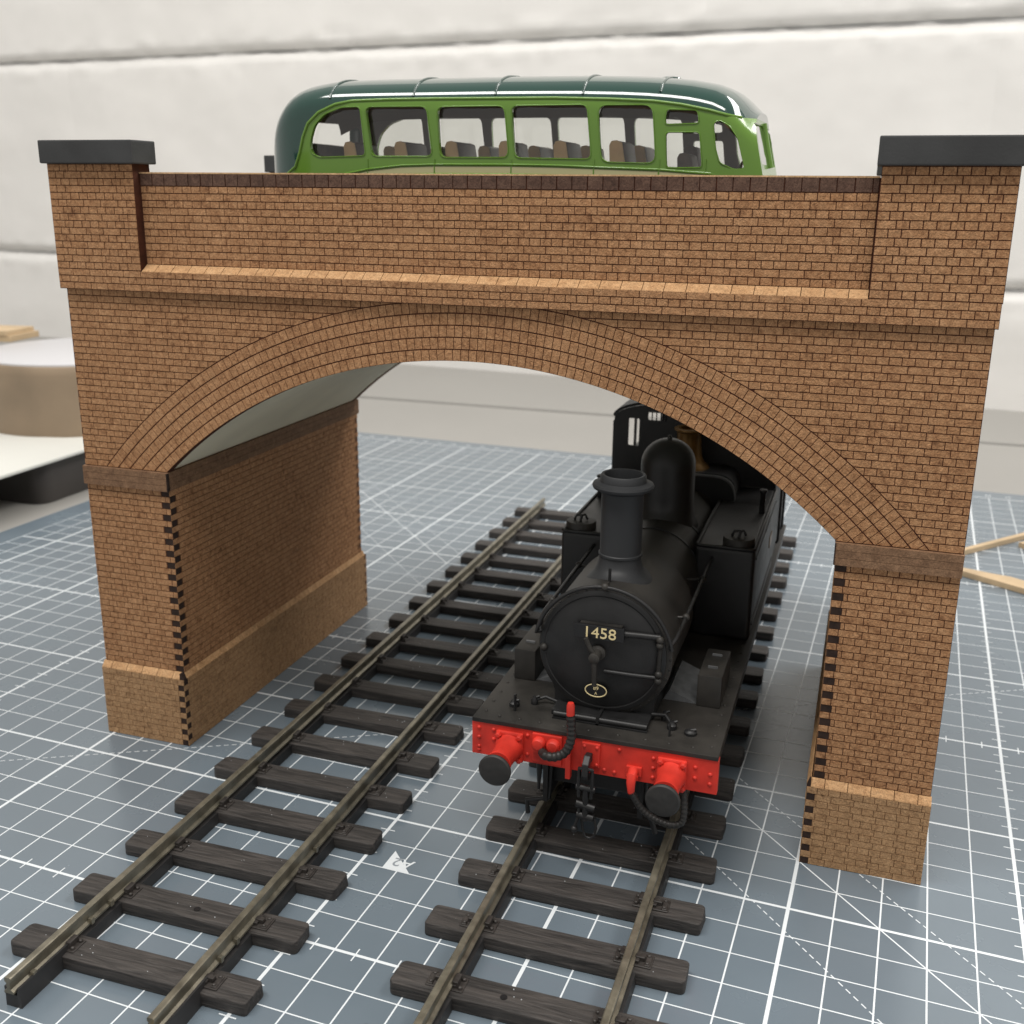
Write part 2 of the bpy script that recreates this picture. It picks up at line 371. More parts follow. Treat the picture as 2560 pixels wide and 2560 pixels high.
mb = MB(); mb.prism(poly, 'y', 115.4, 118.3); part('back_wall', mb, 'impost_mdf', bridge)
part('parapet_top', MB().box(25.8, 205.3, 2.45, 5.7, 160.9, 161.25), 'bare_mdf', bridge)
part('road_deck', MB().box(1.5, 229.5, 5.7, 113.2, 131.2, 133.0), 'deck_card', bridge)
mb = MB()
so, si = arc((CXA, CZA), RI+1.3, 180-math.degrees(math.asin((82.8-CZA)/(RI+1.3))), math.degrees(math.asin((82.8-CZA)/(RI+1.3))), 72), None
si = arc((CXA, CZA), RI+0.3, 180-math.degrees(math.asin((82.8-CZA)/(RI+0.3))), math.degrees(math.asin((82.8-CZA)/(RI+0.3))), 72)
mb.prism(si + so[::-1], 'y', TOPW+3.05, 115.3)
part('arch_soffit', mb, 'soffit_card', bridge, smooth=30)
mb = MB()
ia, oa = archpts(RI+0.02, 72), archpts(RI+0.3, 72)
piers = []; plinths = []; FJ0 = 2.6
for side in (0, 1):
    x0, x1 = (0.5, 27.5) if side == 0 else (204.1, 230.6)
    piers.append(part('pier_wall', MB().box(x0, x1, TOPW+0.16, 117.9, 21.0, 77.4), 'burnt_joint', bridge))
    part('side_sheet', MB().box(27.3 if side == 0 else 204.08, 27.52 if side == 0 else 204.3, TOPW+FJ0, 117.0, 23.0, 77.3), 'light_joint', piers[side])
    p0, p1 = (0.05, 28.2) if side == 0 else (202.8, 230.85)
    plinths.append(part('plinth', MB().box(p0, p1, 0.16, 120.6, 0, 21.2), 'light_joint', bridge))
    # impost: three thin courses wrapped round the pier
    i0, i1 = (0.3, 27.9) if side == 0 else (203.7, 230.7)
    for k in range(3):
        z0 = 77.45 + k*1.76
        part('impost_course', MB().box(i0, i1, 0.5+0.03*k, 118.8, z0, z0+1.68, random.random()), 'impost_mdf', bridge)
    part('impost_mitre', MB().box(27.7 if side == 0 else 203.62, 28.02 if side == 0 else 203.9, 0.44, 1.5, 77.5, 82.6), 'burnt_edge', bridge)

BR = []                                  # every brick: (poly(4 or more 2D), plane, face, kind, rect?)
BH = 0.16
def rowbricks(x0, x1, kind, off):
    L = 5.25 if kind == 'S' else 2.625; out = []; x = x0 - (off % L)
    while x < x1 - 0.02:
        a, b = max(x, x0), min(x+L, x1)
        if b - a > 0.55: out.append((a, b))
        x += L
    return out
def lay(x0, x1, z0, n, pitch, plane, face, parent, offS=0.0, mat='brick_mdf', clip=None, first='S', ends=None, jw=0.2):
    for k in range(n):
        kind = ('S', 'H')[(k + (first == 'H')) % 2]
        za, zb = z0 + k*pitch, z0 + (k+1)*pitch
        xa, xb = (x0, x1) if ends is None else ends(k, x0, x1)
        for a, b in rowbricks(xa, xb, kind, offS if kind == 'S' else offS + 1.31):
            q = [(a+jw*.36, za+jw*.55), (b-jw*.36, za+jw*.55), (b-jw*.36, zb-jw*.55), (a+jw*.36, zb-jw*.55)]
            rect = True
            if clip:
                q2 = clip(q)
                if q2 is None: continue
                rect = q2 is q; q = q2
            BR.append((q, plane, face, parent, mat, rect))
def clip_arch(q):
    """keep what lies outside the extrados (half plane along the local tangent)"""
    R2 = RE + 0.12
    if all(math.hypot(p[0]-CXA, p[1]-CZA) >= R2 for p in q): return q
    if all(math.hypot(p[0]-CXA, p[1]-CZA) < R2 for p in q): return None
    hits = []
    for p, s_ in zip(q, q[1:] + q[:1]):
        d0, d1 = math.hypot(p[0]-CXA, p[1]-CZA) - R2, math.hypot(s_[0]-CXA, s_[1]-CZA) - R2
        if d0 >= 0: hits.append(p)
        if (d0 >= 0) != (d1 >= 0):
            t = d0/(d0-d1); hits.append((p[0]+(s_[0]-p[0])*t, p[1]+(s_[1]-p[1])*t))
    ar = abs(sum(a[0]*b[1]-b[0]*a[1] for a, b in zip(hits, hits[1:] + hits[:1])))/2
    return hits if len(hits) >= 3 and ar > 0.15 else None
lay(0.5, 230.6, 82.75, 28, 1.743, 'F', TOPW, spandrel, 1.0, clip=clip_arch)
for k in range(11):                      # recessed parapet panel
    pass
lay(26.0, 205.2, 138.4, 11, 1.774, 'F', 2.5, parapet, 2.2, first='H')
lay(-0.35, 231.15, 131.55, 3, 1.74, 'F', 0.0, band, 0.4, first='S')
for i, (x0, x1) in enumerate(((-0.4, 25.75), (205.4, 231.3))):
    W = x1 - x0
    for k in range(15):
        za = 136.8 + k*1.755; zb = za + 1.755
        if k % 2: ws = [2.45, 2.62, 5.25, 5.25, 5.25, 2.62, 2.62]
        else: ws = [3.9] + [2.62]*7 + [3.9]
        f = W/sum(ws); x = x0
        for t in ws:
            BR.append(([(x+.1, za+.1), (x+t*f-.1, za+.1), (x+t*f-.1, zb-.1), (x+.1, zb-.1)], 'F', 0.0, pil[i], 'brick_mdf', True)); x += t*f
# piers: 31 courses with finger joints at the inner corner
FJ = 2.55
for side in (0, 1):
    if side == 0: ends = lambda k, a, b: (0.5, 27.6 if k % 2 == 1 else 27.6 - FJ)
    else: ends = lambda k, a, b: (204.0 if k % 2 == 1 else 204.0 + FJ, 230.6)
    lay(0, 0, 23.0, 31, 1.757, 'F', TOPW, piers[side], 0.6 if side == 0 else 3.0, ends=ends, first='H')
    if side == 0: ends = lambda k, a, b: (0.05, 28.25 if k % 2 == 1 else 28.25 - 2.0)
    else: ends = lambda k, a, b: (202.75 if k % 2 == 1 else 202.75 + 2.0, 230.9)
    lay(0, 0, 0.05, 12, 1.757, 'F', 0.0, plinths[side], 1.4, 'plinth_mdf', ends=ends, first='S', jw=0.13)
# inner faces
for side in (0, 1):
    pl = 'R' if side == 0 else 'L'
    fx = 27.65 if side == 0 else 203.95; px = 28.35 if side == 0 else 202.65
    lay(0, 0, 23.0, 31, 1.757, pl, fx, piers[side], 0.9, ends=lambda k, a, b: (TOPW+0.02 if k % 2 == 0 else TOPW+FJ, 118.0 if k % 2 == 0 else 118-FJ), first='S')
    lay(0, 0, 0.05, 12, 1.757, pl, px, plinths[side], 1.7, 'plinth_mdf', ends=lambda k, a, b: (0.02 if k % 2 == 0 else 2.0, 120.7 if k % 2 == 0 else 118.7), first='H', jw=0.13)
# burnt ends of the fingers
mbf = MB()
for side in (0, 1):
    for k in range(31):
        z0 = 23.0 + k*1.757
        if side == 0:
            if k % 2 == 0: mbf.box(27.6-FJ, 27.58, TOPW+0.10, TOPW+0.5, z0+.02, z0+1.73)
            else: mbf.box(27.2, 27.56, TOPW+0.25, TOPW+FJ, z0+.02, z0+1.73)
        else:
            if k % 2 == 0: mbf.box(204.02, 204.0+FJ, TOPW+0.10, TOPW+0.5, z0+.02, z0+1.73)
            else: mbf.box(204.04, 204.4, TOPW+0.25, TOPW+FJ, z0+.02, z0+1.73)
    for k in range(12):
        z0 = 0.05 + k*1.757
        if side == 0:
            if k % 2 == 0: mbf.box(26.25, 28.22, 0.10, 0.5, z0+.02, z0+1.73)
            else: mbf.box(27.9, 28.27, 0.25, 2.0, z0+.02, z0+1.73)
        else:
            if k % 2 == 0: mbf.box(202.78, 204.75, 0.10, 0.5, z0+.02, z0+1.73)
            else: mbf.box(202.73, 203.1, 0.25, 2.0, z0+.02, z0+1.73)
part('finger_joint_ends', mbf, 'burnt_edge', bridge, kind='stuff')
# arch rings: five rings of headers
tR = (RE - RI)/5.0
for r in range(5):
    ra, rb = RI + r*tR, RI + (r+1)*tR
    a1 = math.degrees(math.asin((82.9 - CZA)/ra)); a0 = 180 - a1
    n = int(round(math.radians(a0-a1)*(ra+rb)/2/2.05)); da = (a0-a1)/n
    g = math.degrees(0.07/ra)
    for k in range(-8, n+8):
        b0, b1 = a1 + k*da + g + (r*0.37 % 1)*da, a1 + (k+1)*da - g + (r*0.37 % 1)*da
        q = [(CXA + R*math.cos(math.radians(t)), CZA + R*math.sin(math.radians(t))) for R, t in ((ra+.14, b0), (rb-.14, b0), (rb-.14, b1), (ra+.14, b1))]
        if max(p[1] for p in q) < 83.0: continue
        if min(p[1] for p in q) < 82.8:
            out = []
            for i in range(4):
                p, s = q[i], q[(i+1) % 4]
                if p[1] >= 82.85: out.append(p)
                if (p[1] >= 82.85) != (s[1] >= 82.85):
                    t = (82.85-p[1])/(s[1]-p[1]); out.append((p[0]+(s[0]-p[0])*t, 82.85))
            q = out
            if len(q) < 3: continue
        if max(p[1] for p in q) > 131.7: q = [(p[0], min(p[1], 131.7)) for p in q]
        if q[0][1] > 0 and sum(q[i][0]*q[(i+1) % len(q)][1] - q[(i+1) % len(q)][0]*q[i][1] for i in range(len(q))) < 0: q = q[::-1]
        BR.append((q, 'F', TOPW, spandrel, 'brick_mdf', False))
# parapet coping: dark soldier course
x = 26.0; k = 0
while x < 205.0:
    L = 3.56
    BR.append(([(x+(.14 if k % 2 else .07), 158.0), (min(x+L, 205.2)-.1, 158.0), (min(x+L, 205.2)-.1, 160.85), (x+(.14 if k % 2 else .07), 160.85)], 'F', 2.42, parapet, 'coping_mdf', False))
    x += L; k += 1
def brick3d(mb, q, plane, face, a, h=BH):
    cx = sum(p[0] for p in q)/len(q); cz = sum(p[1] for p in q)/len(q)
    hh = h + random.uniform(-0.035, 0.035)
    ins = 0.05
    def top(p):
        d = Vector((cx-p[0], cz-p[1])); 
        if d.length > 1e-6: d = d.normalized()*ins
        return (p[0]+d.x, p[1]+d.y)
    def P(p, dep):
        if plane == 'F': return (p[0], face + dep, p[1])
        if plane == 'R': return (face - dep, p[0], p[1])
        return (face + dep, p[0], p[1])
    n = len(q)
    vs = [P(top(p), h - hh) for p in q] + [P(p, h + 0.02) for p in q]
    fs = [tuple(range(n))] + [(i, n+i, n+(i+1) % n, (i+1) % n) for i in range(n)]
    if plane == 'L': fs = [f[::-1] for f in fs]
    mb.add(vs, fs, a)
# the 300 bricks that show largest are objects; the rest is one joined part
def score(b):
    q, plane, face, par, mat, rect = b
    if not rect or plane != 'F': return 0
    c = Vector((sum(p[0] for p in q)/len(q), face, sum(p[1] for p in q)/len(q))) - CAMP
    return (q[1][0]-q[0][0])*(q[2][1]-q[1][1])*c.y/c.length**3
order = sorted(range(len(BR)), key=lambda i: -score(BR[i]))
single = set(order[:300])
cache = {}; rest = {}
for i, b in enumerate(BR):
    q, plane, face, par, mat, rect = b
    if i in single:
        wd, ht = round(q[1][0]-q[0][0], 2), round(q[2][1]-q[1][1], 2); key = (wd, ht, mat)
        if key not in cache:
            m1 = MB(); brick3d(m1, [(-wd/2, -ht/2), (wd/2, -ht/2), (wd/2, ht/2), (-wd/2, ht/2)], 'F', 0.0, 0.0)
            cache[key] = m1.mesh('brick', mat)
        link('brick', cache[key], par, ((q[0][0]+q[1][0])/2, face, (q[0][1]+q[2][1])/2))
    else:
        rest.setdefault(mat, MB()); brick3d(rest[mat], q, plane, face, random.random())
# ledges: sloping top course of plinths and of the recessed panel
mbL = rest.setdefault('ledge_mdf', MB())
def ledge_x(x0, x1, prof, step=5.25, off=0.0):
    x = x0 - off
    while x < x1:
        a, b = max(x, x0), min(x+step, x1)
        if b - a > 0.3: mbL.prism(prof, 'x', a+0.08, b-0.08, random.random())
        x += step
ledge_x(25.9, 205.3, [(0.02, 136.55), (0.1, 136.75), (2.5, 138.35), (2.7, 138.35), (2.7, 136.5)], 4.9, 1.0)
for side in (0, 1):
    p0, p1 = (0.05, 26.9) if side == 0 else (203.6, 230.9)
    ledge_x(p0, p1, [(0.02, 21.15), (0.12, 21.45), (1.35, 22.95), (1.75, 22.95), (1.75, 21.1)], 5.25, 2.0)
    y = 1.6
    while y < 119:
        b = min(y+2.62, 119.2)
        f = (lambda d: 28.35 - d) if side == 0 else (lambda d: 202.65 + d)
        mbL.prism([(f(0.02), 21.15), (f(.12), 21.45), (f(.8), 22.95), (f(1.0), 22.95), (f(1.0), 21.1)][::1 if side else -1], 'y', y+.04, b-.04, random.random()); y = b
    mbf = MB()
    if side == 0: mbf.prism([(26.9, 21.15), (28.25, 21.15), (27.5, 23.0), (26.9, 23.0)], 'y', 0.15, 1.7)
    else: mbf.prism([(202.75, 21.15), (203.6, 21.15), (203.6, 23.0), (203.3, 23.0)], 'y', 0.15, 1.7)
    part('plinth_mitre', mbf, 'burnt_edge', bridge)
for mat, m1 in rest.items():
    nmx = {'brick_mdf': 'brickwork', 'plinth_mdf': 'plinth_brickwork', 'ledge_mdf': 'ledge_brickwork', 'coping_mdf': 'coping_brickwork'}[mat]
    part(nmx, m1, mat, bridge, attr=True, kind='stuff')

# ------------------------------------------------------------------ tracks
SLP = []
for v in range(4):
    random.seed(20+v)
    mb = MB(); nx = 24; L, Wd, H = 57.6, 7.1, 3.2
    mb.prism(rounded([(-L/2, 0), (L/2, 0), (L/2, Wd), (-L/2, Wd)], 1.3, 4), 'z', 0, H)
    me = mb.mesh('sleeper', 'sleeper_wood', bevel=0.4, seg=3, smooth=50)
    for vt in me.vertices:
        x, y, z = vt.co/U
        vt.co.z += (z > 1.5)*mn.noise(Vector((x*0.11, y*0.5, v*9.0)))*0.16*U
        vt.co.y += mn.noise(Vector((x*0.08, z*0.5, v*5.0+3)))*0.16*U; vt.co.x += mn.noise(Vector((y*0.4, z*0.5, v*7.0+1 + (x > 0)*4)))*0.35*U
    SLP.append(me)
random.seed(5)
mb = MB()
mb.box(-4.6, 3.4, -2.1, 2.1, 0, 0.45)
mb.box(-1.9, 1.9, -1.5, 1.5, 0.4, 1.2)
mb.box(-3.0, -1.0, -0.6, 0.6, 0.4, 1.5); mb.box(1.0, 2.2, -1.4, 1.4, 0.4, 1.9); mb.box(-4.3, -3.1, -1.8, 1.8, 0.4, 0.7)
for bx, by in ((-3.6, -1.2), (-3.6, 1.2), (2.7, -1.25), (2.7, 1.25)): mb.lathe([(0.5, 0.4), (0.5, 0.85), (0.3, 1.05)], (bx, by, 0), 'z', 8)
CHR = [mb.mesh('rail_chair', 'chair_plastic', bevel=0.12, seg=1)]
CHL = MB(); CHL.v = [(-p[0], p[1], p[2]) for p in mb.v]; CHL.f = mb.f; CHL.a = mb.a
CHR.append(CHL.mesh('rail_chair', 'chair_plastic', bevel=0.12, seg=1))
railprof = [(-1.15, 0), (1.15, 0), (1.15, 0.45), (0.45, 0.9), (0.36, 2.4), (0.78, 2.85), (0.78, 3.55), (0.55, 3.75), (-0.55, 3.75), (-0.78, 3.55), (-0.78, 2.85), (-0.36, 2.4), (-0.45, 0.9), (-1.15, 0.45)]
ZR = 3.85
def track(cx, first, n, y0, y1, label):
    t = thing('railway_track', (cx, (y0+y1)/2, 0), label, 'track', None)
    for k in range(n):
        yy = first + k*19.2
        s = link('sleeper', SLP[(k*3 + int(cx)) % 4], t, (cx + random.uniform(-.25, .25), yy + random.uniform(-.15, .15), 0))
        s.rotation_euler = (0, 0, random.uniform(-.006, .006))
        for sx in (0, 1): link('rail_chair', CHR[sx], s, (cx + (-16.65, 16.65)[sx], yy + 3.55, 3.12))
    for sx in (-16.65, 16.65):
        mb = MB(); mb.prism([(cx + sx + p[0], ZR + p[1]) for p in railprof], 'y', y0, y1)
        part('rail', mb, 'rail_metal', t, smooth=25)
        mb = MB(); mb.prism([(cx+sx-1.9, 0), (cx+sx+1.9, 0), (cx+sx+1.75, 2.95), (cx+sx-1.75, 2.95)], 'y', y0+0.8, y1-2)
        part('sleeper_web', mb, 'track_plastic', t)
        mb = MB()
        for ex in (-1.75, 1.25): mb.box(cx+sx+ex, cx+sx+ex+0.5, y0+0.7, y0+16, 2.9, 4.7)
        part('web_lip', mb, 'track_plastic', t)
    return t
TL = track(73.7, -89.6, 19, -102.5, 268, 'empty curved-sleeper model railway track lying beside the steam engine\'s track'.replace('curved-sleeper ', ''))
TRK = track(155.0, -112.6, 20, -125, 272, 'model railway track that carries the black steam engine')
for t_, cx_ in ((TL, 73.7), (TRK, 155.0)):
    mb = MB()
    for k in range(60):
        yy = (-89.6 if cx_ < 100 else -112.6) + 19.2*random.randint(0, 9) + random.uniform(0.8, 6.2); xx = cx_ + random.uniform(-27.5, 27.5); r = random.uniform(0.05, 0.12)
        mb.box(xx, xx+r*random.uniform(1, 2.2), yy, yy+r, 3.12, 3.24+r)
    part('dust_specks', mb, 'mat_print', t_, kind='stuff')
# details of the near end of the empty track
for nmx, cxx, yy in (('fixing_hole', 76.5, -67.2), ('fixing_hole', 150.0, -71.0)):
    mb = MB(); mb.lathe([(0.75, 3.30), (0.75, 3.36)], (cxx, yy, 0), 'z', 14)
    part(nmx, mb, 'plate_black', TL if cxx < 100 else TRK)
mb = MB(); xx = 73.7+16.65
mb.box(xx-1.5, xx+1.5, -106.5, -97, ZR-0.25, ZR-0.02); mb.box(xx-1.5, xx-1.25, -106, -97, ZR-0.1, ZR+0.8); mb.box(xx+1.25, xx+1.5, -106, -97, ZR-0.1, ZR+0.8)
part('rail_joiner', mb, 'brass_bright', TL, bevel=0.08)
for xx, yy in ((57.05, -97), (57.05, -79.5), (57.05, -73), (90.35, -81), (90.35, -75), (90.35, -40)):
    part('rail_clip', MB().box(xx+0.7, xx+1.7, yy-0.5, yy+0.5, ZR+0.1, ZR+1.5), 'rail_metal', TL, bevel=0.1)

# ------------------------------------------------------------------ locomotive (small side tank engine on the right-hand track)
LX, RT = 154.0, ZR + 3.75
loco = thing('steam_locomotive', (LX, 72, RT), 'black tank steam locomotive numbered 1458 with red buffer beam under the arch', 'locomotive')
K = 'loco_black'
foot = part('footplate', MB().box(124.9, 183.6, -21.2, 166, 35.5, 36.6), 'loco_dusty', loco, bevel=0.15)
mb = MB()
for i in range(16):
    for xx in (127.0, 181.5): mb.ball((xx, -17 + i*5.5, 36.6), 0.42, 8, 0.7)
for xx in (131, 136, 141, 147, 153, 160, 166.5, 172, 177.5): mb.ball((xx, -18.6, 36.6), 0.42, 8, 0.7)
part('footplate_rivets', mb, 'loco_dusty', foot, smooth=60, kind='stuff')
part('valance', MB().box(125.3, 126.3, -18.5, 160, 31.5, 35.5), K, loco); part('valance', MB().box(182.2, 183.2, -18.5, 160, 31.5, 35.5), K, loco)
beam = part('buffer_beam', MB().box(124.8, 183.7, -20.9, -18.6, 26.9, 35.5), 'loco_red', loco, bevel=0.12)
mb = MB()
for xx, zs in ((126.6, (34, 31.5, 29)), (130.3, (34, 31.5)), (138.8, (34, 29)), (169.0, (33.5, 31, 28.6)), (178.6, (33, 30.3)), (182.0, (31.8, 29.4)), (160.0, (28.2,)), (157.6, (28.4,)), (161.0, (34.2,)), (126.6, (28.1,)), (149.2, (34.3, 28.2))):
    for zz in zs: mb.lathe([(0.5, 0.0), (0.48, -0.25), (0.25, -0.42), (0, -0.46)], (xx, -20.85, zz), 'y', 8)
part('beam_rivets', mb, 'loco_red', beam, smooth=50, kind='stuff')
# buffers
for bx in (134.5, 173.4):
    bz = 30.4
    h = part('buffer_housing', MB().box(bx-3.4, bx+3.4, -21.9, -20.8, bz-3.6, bz+4.0), 'loco_red', loco, bevel=0.45)
    mb = MB(); mb.lathe([(3.5, -21.7), (3.3, -22.6), (2.9, -24.5), (2.75, -28.6), (2.95, -29.0), (2.95, -29.9), (1.5, -30.0)], (bx, 0, bz), 'y', 28)
    part('buffer_barrel', mb, 'loco_red', h, smooth=40)
    mb = MB(); 
    for dx in (-2.6, 2.6):
        for dz in (-2.8, 3.2): mb.lathe([(0.75, -21.8), (0.75, -22.6), (0.4, -22.8)], (bx+dx, 0, bz+dz), 'y', 6)
    part('buffer_bolts', mb, 'loco_red', h, kind='stuff')
    mb = MB(); mb.lathe([(1.5, -29.5), (1.5, -31.0), (2.6, -31.3), (3.85, -31.9), (3.9, -32.4), (3.6, -32.75), (2.2, -33.0), (0, -33.05)], (bx, 0, bz-0.35), 'y', 36)
    part('buffer_head', mb, 'buffer_face', h, smooth=35)
# fittings on the beam
pl = part('beam_plate', MB().box(140.1, 147.4, -21.6, -20.8, 27.6, 35.2), 'loco_red', loco, bevel=0.25)
for xx in (141.9, 145.4):
    mb = MB(); mb.lathe([(1.6, -21.5), (1.6, -22.6), (1.2, -23.2), (0, -23.4)], (xx, 0, 33.0), 'y', 18); mb.box(xx-1.6, xx+1.6, -22.4, -21.5, 30.6, 33.0)
    part('pipe_boss', mb, 'loco_red', pl, smooth=40)
part('beam_rib', MB().box(148.6, 149.8, -22.6, -20.8, 25.2, 35.2), 'loco_red', loco, bevel=0.15)
dp = part('draw_plate', MB().box(152.2, 156.6, -21.8, -20.8, 29.0, 35.0), 'loco_red', loco, bevel=0.25)
mb = MB()
for dx in (152.9, 155.9):
    for dz in (29.8, 34.2): mb.ball((dx, -21.8, dz), 0.45, 8)
part('plate_bolts', mb, 'loco_red', dp, kind='stuff')
sp = part('steam_pipe_bracket', MB().box(162.8, 166.5, -21.6, -20.8, 28.4, 30.8), 'loco_red', loco, bevel=0.2)
mb = MB(); mb.tube([(164.6, -21.4, 29.8), (164.6, -23.4, 29.4), (164.6, -24.0, 28.0), (164.7, -23.8, 25.4)], [1.2, 1.15, 1.05, 0.8], 10); mb.box(163.3, 165.9, -23.2, -22.2, 28.3, 29.2)
part('steam_pipe', mb, 'loco_red', sp, smooth=40)
def hose(name, ctrl, r, par, mat='hose_rubber', ribs=0.55):
    P = [Vector(p) for p in ctrl]; out = []
    n = len(P)
    for i in range(n-1):
        p0, p1, p2, p3 = P[max(i-1, 0)], P[i], P[i+1], P[min(i+2, n-1)]
        m = max(3, int((p2-p1).length/(ribs/2)))
        for k in range(m):
            t = k/m
            out.append(0.5*((2*p1) + (p2-p0)*t + (2*p0-5*p1+4*p2-p3)*t*t + (3*p1-p0-3*p2+p3)*t**3))
    out.append(P[-1])
    return part(name, MB().tube(out, [r*(1.0 if i % 4 < 2 else 0.88) for i in range(len(out))], 10), mat, par, smooth=60)
vh = hose('vacuum_hose', [(143.2, -23.2, 31.4), (144.6, -25.2, 31.9), (147.0, -25.6, 32.3), (149.3, -25.2, 33.8), (150.4, -24.7, 37.0), (150.3, -24.5, 40.3), (150.1, -24.5, 43.0)], 1.12, loco, ribs=0.55)
mb = MB(); mb.lathe([(0.95, 42.8), (0.95, 45.2), (0.7, 46.0), (0, 46.1)], (150.05, -24.5, 0), 'z', 14)
part('hose_tip', mb, 'loco_red', vh, smooth=40)
hose('heating_hose', [(164.7, -23.8, 25.6), (165.4, -23.6, 24.3), (167.0, -23.2, 21.6), (169.2, -23.0, 19.8), (172.0, -23.0, 18.7), (174.6, -23.0, 18.5), (176.5, -22.6, 19.4), (176.8, -21.8, 22.2), (176.2, -20, 26.5)], 0.85, loco, ribs=0.45)
# coupling
hk = MB(); hk.prism([(-20.8, 32.6), (-24.0, 33.0), (-25.8, 31.6), (-26.2, 28.6), (-25.2, 27.2), (-23.8, 27.6), (-24.4, 29.0), (-24.2, 30.4), (-23.2, 30.8), (-20.8, 30.4)], 'x', 153.4, 154.9)
hook = part('coupling_hook', hk, K, loco, bevel=0.2)
mb = MB(); mb.tube([(152.6, -24.6, 29.8), (152.5, -24.8, 26), (152.6, -24.5, 22.4)], 0.45, 8); mb.tube([(155.6, -24.6, 29.8), (155.7, -24.8, 26), (155.5, -24.5, 22.4)], 0.45, 8)
mb.tube([(152.5, -24.6, 29.8), (154.1, -25.6, 30.6), (155.7, -24.6, 29.8)], 0.45, 8)
part('coupling_shackle', mb, K, hook, smooth=50)
mb = MB(); mb.tube([(151.9, -24.4, 25.0), (156.4, -24.4, 24.7)], 0.8, 10); mb.tube([(152.0, -24.3, 20.6), (156.4, -24.3, 19.8)], 0.95, 10); mb.tube([(154.2, -24.4, 25), (154.2, -24.4, 16.4)], 0.75, 10)
mb.tube([(152.2, -24.2, 17.6), (156.2, -24.2, 17.2)], 0.95, 10)
mb.tube([(152.9, -24.3, 20.4), (152.6, -24.6, 17.0), (151.9, -24.8, 14.6)], 0.4, 8); mb.ball((151.8, -24.8, 13.8), 0.85)
part('coupling_screw', mb, K, hook, smooth=50)
mb = MB(); mb.tube([(153.2, -24.2, 17.4), (153.7, -24.3, 14), (154.3, -24.3, 12.1), (155.4, -24.3, 11.7), (156.5, -24.3, 12.4), (156.9, -24.2, 14.6), (156.4, -24.2, 17.2)], 0.32, 8)
part('coupling_link', mb, K, hook, smooth=60)
# below the beam
mb = MB(); mb.tube([(140.8, -17.5, 31), (140.8, -17.3, 23.5), (140.7, -17.2, 18.0)], [0.8, 0.7, 0.35], 8)
part('drain_pipe', mb, K, loco, smooth=50)
mb = MB(); mb.tube([(143.5, -16.5, 31), (143.4, -16.3, 23), (143.0, -16.2, 15.4), (140.4, -16.2, 14.6), (137.5, -16.2, 13.8), (137.7, -16.2, 10.2)], 0.6, 8)
part('guard_iron', mb, K, loco, smooth=50)
mb = MB(); mb.tube([(166.5, -15.5, 31), (166.6, -15.6, 20), (169.5, -16.0, 11.0)], 0.7, 8)
part('guard_iron', mb, K, loco, smooth=50)
for xx in (141.8, 165.2): part('frame_plate', MB().box(xx, xx+1.2, -17.5, 160, 15, 35.4), K, loco)
part('cylinder_block', MB().box(143.2, 165, -14, 24, 19, 35.4), K, loco, bevel=0.4)
part('ashpan', MB().box(143.2, 165, 60, 120, 14, 35.4), K, loco, bevel=0.4)
for wy, wr in ((32, 13.3), (84, 13.3), (136, 11.5)):
    for sx in (-1, 1):
        x0 = LX + sx*15.6
        wz = RT + wr
        mb = MB(); mb.lathe([(wr-1.8, -1.6), (wr, -1.6), (wr, 1.3), (wr+0.9, 1.5), (wr+0.9, 2.1), (wr-1.8, 2.1), (wr-1.8, -1.6)], (x0 , wy, wz), 'x', 40, False)
        mb2 = mb if sx < 0 else None
        wh = part('wheel', mb, 'loco_grey', loco, smooth=30)
        mb = MB(); mb.lathe([(2.8, -1.4), (2.8, 1.8)], (x0, wy, wz), 'x', 16)
        for k in range(12):
            a = 2*math.pi*k/12
            mb.tube([(x0, wy+2.4*math.cos(a), wz+2.4*math.sin(a)), (x0, wy+(wr-1.6)*math.cos(a), wz+(wr-1.6)*math.sin(a))], [0.8, 0.6], 6)
        part('wheel_centre', mb, K, wh, smooth=40)
    mb = MB(); mb.tube([(LX-15.5, wy, RT+wr), (LX+15.5, wy, RT+wr)], 1.6, 12); part('axle', mb, K, loco, smooth=40)
# front platform gear
part('valve_cover', MB().box(142.4, 166.0, -13.6, -7.2, 36.6, 38.0), K, loco, bevel=0.2)
mb = MB(); mb.tube([(143.4, -14.6, 37.6), (154.0, -14.6, 37.6)], 0.75, 10); mb.tube([(154.5, -14.6, 37.6), (166.0, -14.6, 37.6)], 0.75, 10); mb.box(153.9, 154.6, -15.6, -7.5, 36.6, 38.6)
mb.box(143.2, 166.2, -15.6, -13.8, 36.6, 37.0)
part('cover_hinge', mb, K, loco, smooth=40)
for (xx, yy, r, hh) in ((132.6, -12.2, 1.3, 1.2), (137.0, -9.6, 0.9, 1.6), (171.3, -11.2, 1.2, 1.5), (175.9, -12.4, 1.5, 0.9), (168.8, -7.2, 0.8, 1.7)):
    mb = MB(); mb.lathe([(r, 36.6), (r, 36.6+hh*.7), (r*.6, 36.6+hh), (r*.5, 36.6+hh*1.3)], (xx, yy, 0), 'z', 14); mb.tube([(xx, yy, 36.6+hh), (xx+1.2, yy+0.3, 36.6+hh*1.3)], 0.35, 6)
    part('oil_cup', mb, K, loco, smooth=40)
part('lamp_iron', MB().box(133.4, 133.8, -15.2, -14.2, 36.6, 41.0), K, loco); part('lamp_iron', MB().box(171.2, 171.6, -15.4, -14.4, 36.6, 39.5), K, loco)
mb = MB(); mb.tube([(137, -9.6, 37.6), (139.5, -8.4, 38.3), (142.5, -8.6, 37.6)], 0.45, 8); part('oil_pipe', mb, K, loco, smooth=50)
